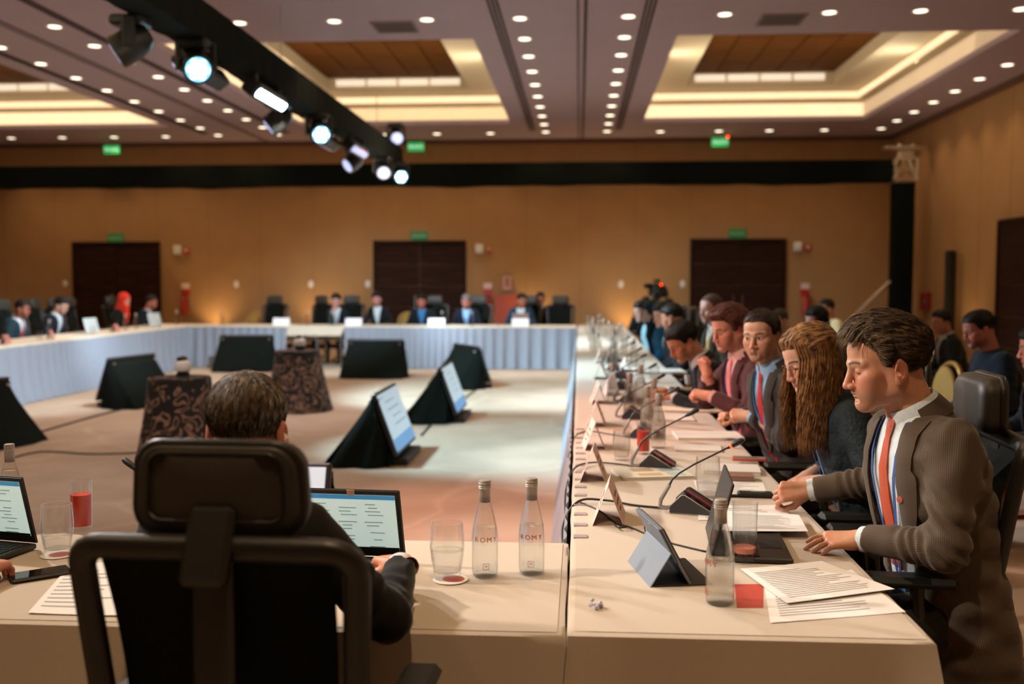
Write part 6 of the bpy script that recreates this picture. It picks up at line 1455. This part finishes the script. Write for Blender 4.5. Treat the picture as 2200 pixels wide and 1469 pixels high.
# --- man bowed over the table
loc, rz = (1.06, 6.5, 0), 90
m5 = person('dark-haired man in dark suit and blue tie bowed low over the table', loc, rz, dict(
    res=1, jm=cloth_m('suit_black', '17181A'), sm=WHITE, tie=mat('tie_navy', '2E3E58', .5), lanyard=mat('lanyard_cyan', '3C8FD0', .6), badge=0, lan_t=.45, lean=31, tl=1.08, head=(34, 20, 0), skin='B8805E', hc='1A1210', vol=.016, front=.185, seed=11,
    lh=dict(w=wl(loc, rz, (0.60, 6.4, .82)), f=dl_(rz, (-1, .3, 0)), u=(0, 0, 1), pose='relaxed'), rh=dict(w=wl(loc, rz, (0.58, 6.7, .82)), f=dl_(rz, (-1, -.3, 0)), u=(0, 0, 1), pose='grip')))
def flow_gen(x, y, z, r):
    side = min(1, max(0, (.21-z)/.05)); return Vector((.7*(1 if x > -.03 else -1)*(1-side*.6)+r.uniform(-.25, .25), -.45*side+.25*(1-side)+r.uniform(-.3, .3), -.7*side+.05))
strands(m3, None, 900, flow_gen, hairmat('3A2A20', '5E4838'), .04, .0010, 21); strands(m4, None, 800, flow_gen, hairmat('5A3228', '8A5244'), .035, .0014, 22); strands(m5, None, 600, flow_gen, hairmat('1A1210', '3A2A22'), .045, .0014, 23)
# --- further delegates of the right row
def simple(label, loc, rz, **k):
    d = dict(res=2, sm=WHITE, jm=cloth_m('suit_navy', '141A24'), lean=12, head=(12, 0, 0), skin='B98262', hc='17110E', vol=.014); d.update(k); return person(label, loc, rz, d)
p = at(1530, 640, y=8.8); g6 = simple('grey-haired man with glasses in olive blazer, sitting taller behind the bowed man', (p.x+.13, 8.8, 0), 90, res=1, jm=cloth_m('blazer_olive', '2E281A'), tie=mat('tie_ochre', 'A8843A', .6), hc='5A4A40', vol=.006, front=.20, head=(8, 30, 0), tl=1.17, twist=20, skin='CDA08C', lean=8, w=1.03)
glasses(g6, M_blackp)
simple('dark-haired man in black suit beyond the olive blazer', (1.08, 9.6, 0), 90, jm=cloth_m('suit_black', '17181A'), head=(18, -20, 0), lean=14, tl=1.0)
simple('woman with dark hair and pink face beyond the black suit', (1.05, 10.3, 0), 90, fem=1, head=(16, 25, 0), lean=14, skin='CF9A80', hc='1E222A', vol=.022, nape=-.0)
simple('person in bright blue jacket with dark teal headscarf, pale face', (1.0, 11.1, 0), 90, fem=1, topk='dress', jm=cloth_m('jacket_blue', '14587E'), scarf=cloth_m('scarf_teal', '0E3040'), hair='none', head=(16, 30, 0), lean=14, skin='CFC0BC')
simple('dark-haired person in pale blue top, farthest of the right row', (0.95, 12.2, 0), 90, fem=1, topk='dress', jm=cloth_m('top_paleblue', '7FB0BE'), head=(14, 25, 0), skin='C9B0A8', hc='12161A', vol=.022, lean=14, tl=.95)
# --- listeners at the back right
p = at(2125, 672, y=7.0); nv = simple('man in dark navy sweater on a gold chair, looking down', (p.x+.14, 7.0, 0), 94, res=0, topk='sweater', jm=cloth_m('sweater_navy', '101C28'), seat=.47, lean=14, head=(20, 0, 0), skin='B87460', hc='140E0C', vol=.010, front=.190, side=.088, hs=1.0, tl=1.08, stubble=.55)
strands(nv, None, 700, flow_gen, hairmat('140E0C', '30241E'), .03, .0011, 24)
p = at(1992, 668, y=10.5); simple('man in dark suit and white shirt on a gold chair behind the speaking man', (p.x+.30, 10.5, 0), 90, jm=cloth_m('suit_charcoal', '1C1E1A'), seat=.44, tl=.92, res=1, skin='C08A74', head=(6, 20, 0), tie=mat('tie_grey', 'B8B0A8', .6))
p = at(1765, 660, y=9.0); simple('woman with long black hair in black, behind the brown-haired woman', (p.x+.12, 9.0, 0), 90, res=1, fem=1, jm=cloth_m('suit_black', '17181A'), seat=.47, hc='0E0C0C', long=1, len=.12, nl=140, vol=.02, nape=.0, skin='A87868', head=(10, 30, 0))
p = at(1795, 640, y=14.0); simple('person in cream shirt with raised hands near the far wall', (p.x+.02, 14.0, 0), 110, topk='sweater', jm=cloth_m('shirt_cream', 'D8C89A'), seat=.47, tl=.95, skin='A8744E', head=(6, 0, 0))
p = at(1690, 668, y=11.0); simple('bald person in grey suit with bright blue lanyard, between the red-tied man and long-haired woman', (p.x+.05, 11.0, 0), 120, jm=cloth_m('suit_midgrey', '3A3836'), lanyard=mat('lanyard_cyan', '3C8FD0', .6), lan_w=.05, seat=.44, tl=.92, hc='4A4440', vol=.004, skin='D0A894')
simple('man in pink shirt and burgundy tie cut by the right edge of the frame', (2.74, 5.92, 0), 84, res=1, jm=cloth_m('suit_navy2', '1A1C24'), sm=PINK, tie=mat('tie_burgundy', '5A1C22', .5), seat=.43, lean=4, tl=1.0, skin='C88878', head=(10, -10, 0), V=([-.5, .0, .2, .55, .85, .97, 1.1], [.05, .06, .07, .07, .07, .078, .08]))
# --- camera crew
simple('crew member in black behind the video camera, left head', (1.12, 16.9, 0), 175, topk='sweater', jm=cloth_m('crew_black', '0E100E'), tl=.95, skin='C07868', head=(5, 0, 0), seat=.46)
simple('crew member in black behind the video camera, right head', (1.50, 16.3, 0), 150, topk='sweater', jm=cloth_m('crew_black', '0E100E'), tl=.95, skin='C98A80', head=(5, 20, 0), seat=.44)
# --- left table
for (y, dx, lab, k) in ((14.15, .02, 'man in teal-grey suit, nearest at the left table', dict(jm=cloth_m('suit_teal', '1C3038'), skin='8A4E38', hc='0E0A0A', tie=mat('tie_red', 'A8242A', .5), tl=.88, lean=16)),
                        (15.1, .05, 'black-haired man in navy suit bent over the silver laptop', dict(skin='D8A890', tl=.98, lean=20, head=(26, -10, 0), hc='14121A', vol=.02)),
                        (17.45, .05, 'person in bright red headscarf at the left table', dict(fem=1, topk='dress', jm=cloth_m('dress_black', '14100F'), hair='none', scarf=cloth_m('scarf_red', 'E0361E'), skin='D89A80', tl=.98, head=(10, -15, 0))),
                        (18.45, .1, 'man in navy suit at the far end of the left table', dict(skin='B8705A', tl=.88, head=(12, 0, 0), hc='2A1E1C', tie=mat('tie_navy', '2E3E58', .5), lean=14))):
    simple(lab, (-8.40+dx, y, 0), -90, **k)
# --- far table
for (x, lab, k) in ((-4.62, 'woman with brown hair holding a hand to her face at the far table', dict(fem=1, hc='2A1C18', vol=.026, nape=-.01, skin='D09A90', tl=.92, rh=dict(w=(.02, .20, .98), f=(0, .1, 1), u=(0, 1, 0), pose='grip'))),
                    (-3.83, 'long-haired person in black jacket before the middle door', dict(fem=1, hc='1C1614', vol=.03, nape=-.03, skin='C98880', tl=1.0, jm=cloth_m('suit_black', '17181A'))),
                    (-2.98, 'man in dark suit with blue shirt right of the middle door', dict(sm=cloth_m('shirt_sky', '3E78A8'), skin='B86A5A', tl=.90, hc='14100E')),
                    (-2.13, 'grey-haired man in dark suit with blue-white shirt at the far table', dict(sm=BLUE, skin='A86A5C', tl=.90, hc='6A5E62', hc2='8A7E80', lanyard=LBL2)),
                    (-1.10, 'man in blue jacket turned aside at the right of the far table', dict(jm=cloth_m('jacket_royal', '16364E'), skin='A8684E', tl=.95, head=(12, 40, 0)))):
    simple(lab, (x, 18.86, 0), 180, **k)
simple('dark-haired person close behind the blue jacket at the far table', (-0.80, 19.55, 0), 195, jm=cloth_m('suit_black', '17181A'), tl=.98, skin='A8684E')
# --- man seen from behind, and the neighbour whose hand shows at the left edge
loc, rz = (-0.765, 2.06, 0), -2
back = person('man with short greying hair seen from behind in a dark office chair', loc, rz, dict(
    res=1, jm=cloth_m('suit_dark', '15120F'), sm=WHITE, lean=12, tl=.99, head=(8, 4, 0), hs=1.02, skin='C08062', hc='3A2C20', hc2='6E5A44', vol=.007, front=.19, nape=.02, side=.10, w=1.05, girth=1.05,
    rh=dict(w=wl(loc, rz, (-0.445, 2.45, .845)), f=dl_(rz, (-.62, .9, -.12)), u=(0, 0, 1), pose='relaxed', pole=(.75, -.3, -1)), lh=dict(w=wl(loc, rz, (-0.82, 2.46, .80)), f=dl_(rz, (.15, 1, -.15)), u=(0, 0, 1), pose='relaxed')))
def flow_back(x, y, z, r):
    c = Vector((x, y+.055, z-.20)); c.z *= .3; a = Vector((c.y, -c.x, 0))*.5+c; return Vector((a.x, a.y, -.8 if z < .2 else -.1))+Vector((r.uniform(-.2, .2), r.uniform(-.2, .2), 0))*.3
strands(back, None, 1500, flow_back, hairmat('3E3026', '7A6650'), .03, .0012, 5); strands(back, None, 500, flow_back, hairmat('8A8886', 'B0B4B8'), .028, .0011, 6)
loc, rz = (-2.02, 2.02, 0), 0
person('neighbour typing at the left laptop, only a hand inside the frame', loc, rz, dict(
    res=1, jm=cloth_m('suit_dark', '15120F'), sm=WHITE, lean=8, head=(10, 0, 0), skin='C4846A', hc='201812',
    rh=dict(w=wl(loc, rz, (-1.575, 2.48, .80)), f=dl_(rz, (.10, 1, -.12)), u=(0, 0, 1), pose='relaxed'), lh=dict(w=wl(loc, rz, (-1.95, 2.50, .795)), f=(0.1, 1, -.1), u=(0, 0, 1), pose='relaxed')))

p = T(1480, 826); cup = thing('coffee_cup', 'small white cup in front of the bowed man', 'cup', (p.x, p.y, Z))
G().lathe([(0, 0), (.022, 0), (.024, .004), (.038, .075), (.036, .075), (.022, .008), (0, .006)], 20).build('cup_body', M_white, cup, 60); G().tube([(.036, 0, .06), (.056, 0, .056), (.056, 0, .03), (.03, 0, .022)], .004, 6).build('handle', M_white, cup)
# ================================================================ chairs for them
oc = make_chair('office chair in the near foreground, seen from behind, filling the lower left', (-0.635, 2.0, 0), -2, 'black office chairs round the square')
def oc_dup(x, y, rz, lab): return dup(oc, (x, y, 0), rz, lab)
oc_dup(0.985, 3.16, 86, 'office chair of the speaking man, padded headrest behind his shoulder')
oc_dup(1.02, 3.92, 90, 'office chair of the long-haired woman, headrest behind the speaking man\'s head')
for y, lab in ((4.92, 'red-tied man'), (5.70, 'burgundy jacket man'), (6.6, 'bowed man'), (8.85, 'olive blazer man'), (9.65, 'black-suited man'), (10.35, 'pink-faced woman'), (11.15, 'blue jacket person'), (12.25, 'pale blue top person')): oc_dup(1.0, y, 90, 'office chair under the '+lab+' in the right row')
for y, lab in ((13.8, 'first office chair from the left frame edge at the left table'), (14.65, 'office chair with blue-lit headrest at the left table'), (15.6, 'empty office chair beside the laptop man at the left table'), (16.15, 'second empty office chair along the left table'), (16.75, 'third empty office chair along the left table, beside the red headscarf'), (18.2, 'office chair of the man at the far end of the left table')): oc_dup(-8.55, y, -90+8*math.sin(y*5), lab)
for x, rz, lab in ((-6.0, 172, 'empty office chair at the left of the far table'), (-5.15, 150, 'empty office chair turned aside behind the table without skirt'), (-4.44, 180, 'office chair of the woman with the raised hand'), (-2.80, 180, 'office chair behind the blue-shirted man'), (-1.92, 185, 'office chair behind the grey-haired man'), (-0.36, 180, 'empty office chair at the right end of the far table'), (-0.98, 178, 'office chair of the blue jacket man')): oc_dup(x, 18.95, rz, lab)
oc_dup(-2.02, 2.0, 0, 'office chair of the neighbour outside the left edge')
bc = make_banquet('gold banquet chair under the navy sweater man', (at(2125, 672, y=7.0).x+.16, 7.0, 0), 94)
for x, y, rz, lab in ((at(1992, 668, y=10.5).x+.32, 10.5, 90, 'gold banquet chair under the dark-suited listener'), (3.45, 8.3, 80, 'empty gold banquet chair behind the navy sweater man'), (2.62, 7.9, 100, 'empty gold banquet chair before the navy sweater man, arched back'), (at(1765, 660, y=9).x+.14, 9.0, 90, 'gold banquet chair of the black-haired woman'), (at(1795, 640, y=14).x+.05, 14.0, 110, 'gold banquet chair of the cream-shirted person'), (at(1690, 668, y=11).x+.08, 11.0, 120, 'gold banquet chair of the person with bright blue lanyard'), (3.0, 12.6, 100, 'empty gold banquet chair in the back rows'), (-6.61, 19.6, 175, 'gold banquet chair beyond the left corner of the far table'), (-3.45, 19.7, 185, 'gold banquet chair behind the far table beside the middle door'), (3.1, 5.6, 85, 'gold banquet chair at the far right edge of the frame'), (1.12, 16.95, 175, 'gold banquet chair of the left crew member'), (1.52, 16.35, 150, 'gold banquet chair of the right crew member'), (-0.8, 19.6, 195, 'gold banquet chair of the person behind the blue jacket')):
    dup(bc, (x, y, 0), rz, lab)
# reddish stool at the right edge
st = thing('wooden_stool', 'reddish wooden stool under the man at the right edge of the frame', 'stool', (2.70, 5.93, 0), 4)
pad(rrect(0.34, 0.34, .06), .06, 0, .02).build('seat', mat('seat_red', '9A3A1C', .6), st).matrix_local = Matrix.Translation((0, 0, .40)) @ Euler((R(90), 0, 0)).to_matrix().to_4x4()
for x in (-.15, .15):
    for y in (-.15, .15): G().box((x, y, .19), (.035, .035, .38), .005).build('leg', M_redwood, st)
for y in (-.15, .15): G().box((0, y, .15), (.27, .02, .03), .004).build('stretcher', M_redwood, st)
# back-row table with cream cloth
t = thing('side_table', 'low back-row table under cream cloth behind the woman', 'table', (at(1830, 700, y=13).x, 12.2, 0)); cloth(-.9, .9, -.35, .35, .72, {'S': .7, 'E': .7, 'W': .7, 'N': .7}, seed=3).build('tablecloth', M_linen2, t, 60); G().box((0, 0, .70), (1.78, .68, .02)).build('tabletop', M_door, t, smooth=0)
# video camera on a tripod
vc = thing('video_camera', 'black broadcast video camera with red tally light on a tripod', 'video camera', (1.17, 15.4, 0), 12)
G().box((0, 0, 1.42), (.16, .34, .20), .02).build('body', M_blackp, vc); G().lathe([(.05, 0), (.062, .02), (.062, .16), (.07, .2), (.0, .2)], 16, rot(90, 0, 0, (0, -.17, 1.42))).build('lens_barrel', M_blackp, vc); G().box((.02, .02, 1.56), (.06, .22, .05), .015).build('handle', M_blackp, vc); G().box((-.14, -.05, 1.48), (.10, .12, .08), .01).build('viewfinder', M_blackp, vc)
G().lathe([(0, 0), (.014, 0), (.012, .01), (0, .014)], 10, rot(90, 0, 0, (.03, -.175, 1.50))).build('tally_light', M_redled, vc); G().box((.13, .08, 1.36), (.14, .2, .12), .02).build('battery', M_blackp, vc); G().box((0, 0, 1.29), (.10, .14, .06), .01).build('tripod_head', M_blackp, vc)
for k in range(3): a = R(120*k+30); G().tube([(0, 0, 1.27), (.45*math.cos(a), .45*math.sin(a), 0)], [.02, .015], 8).build('leg', M_blackp, vc)
# a dark coat hung over the speaking man's chair
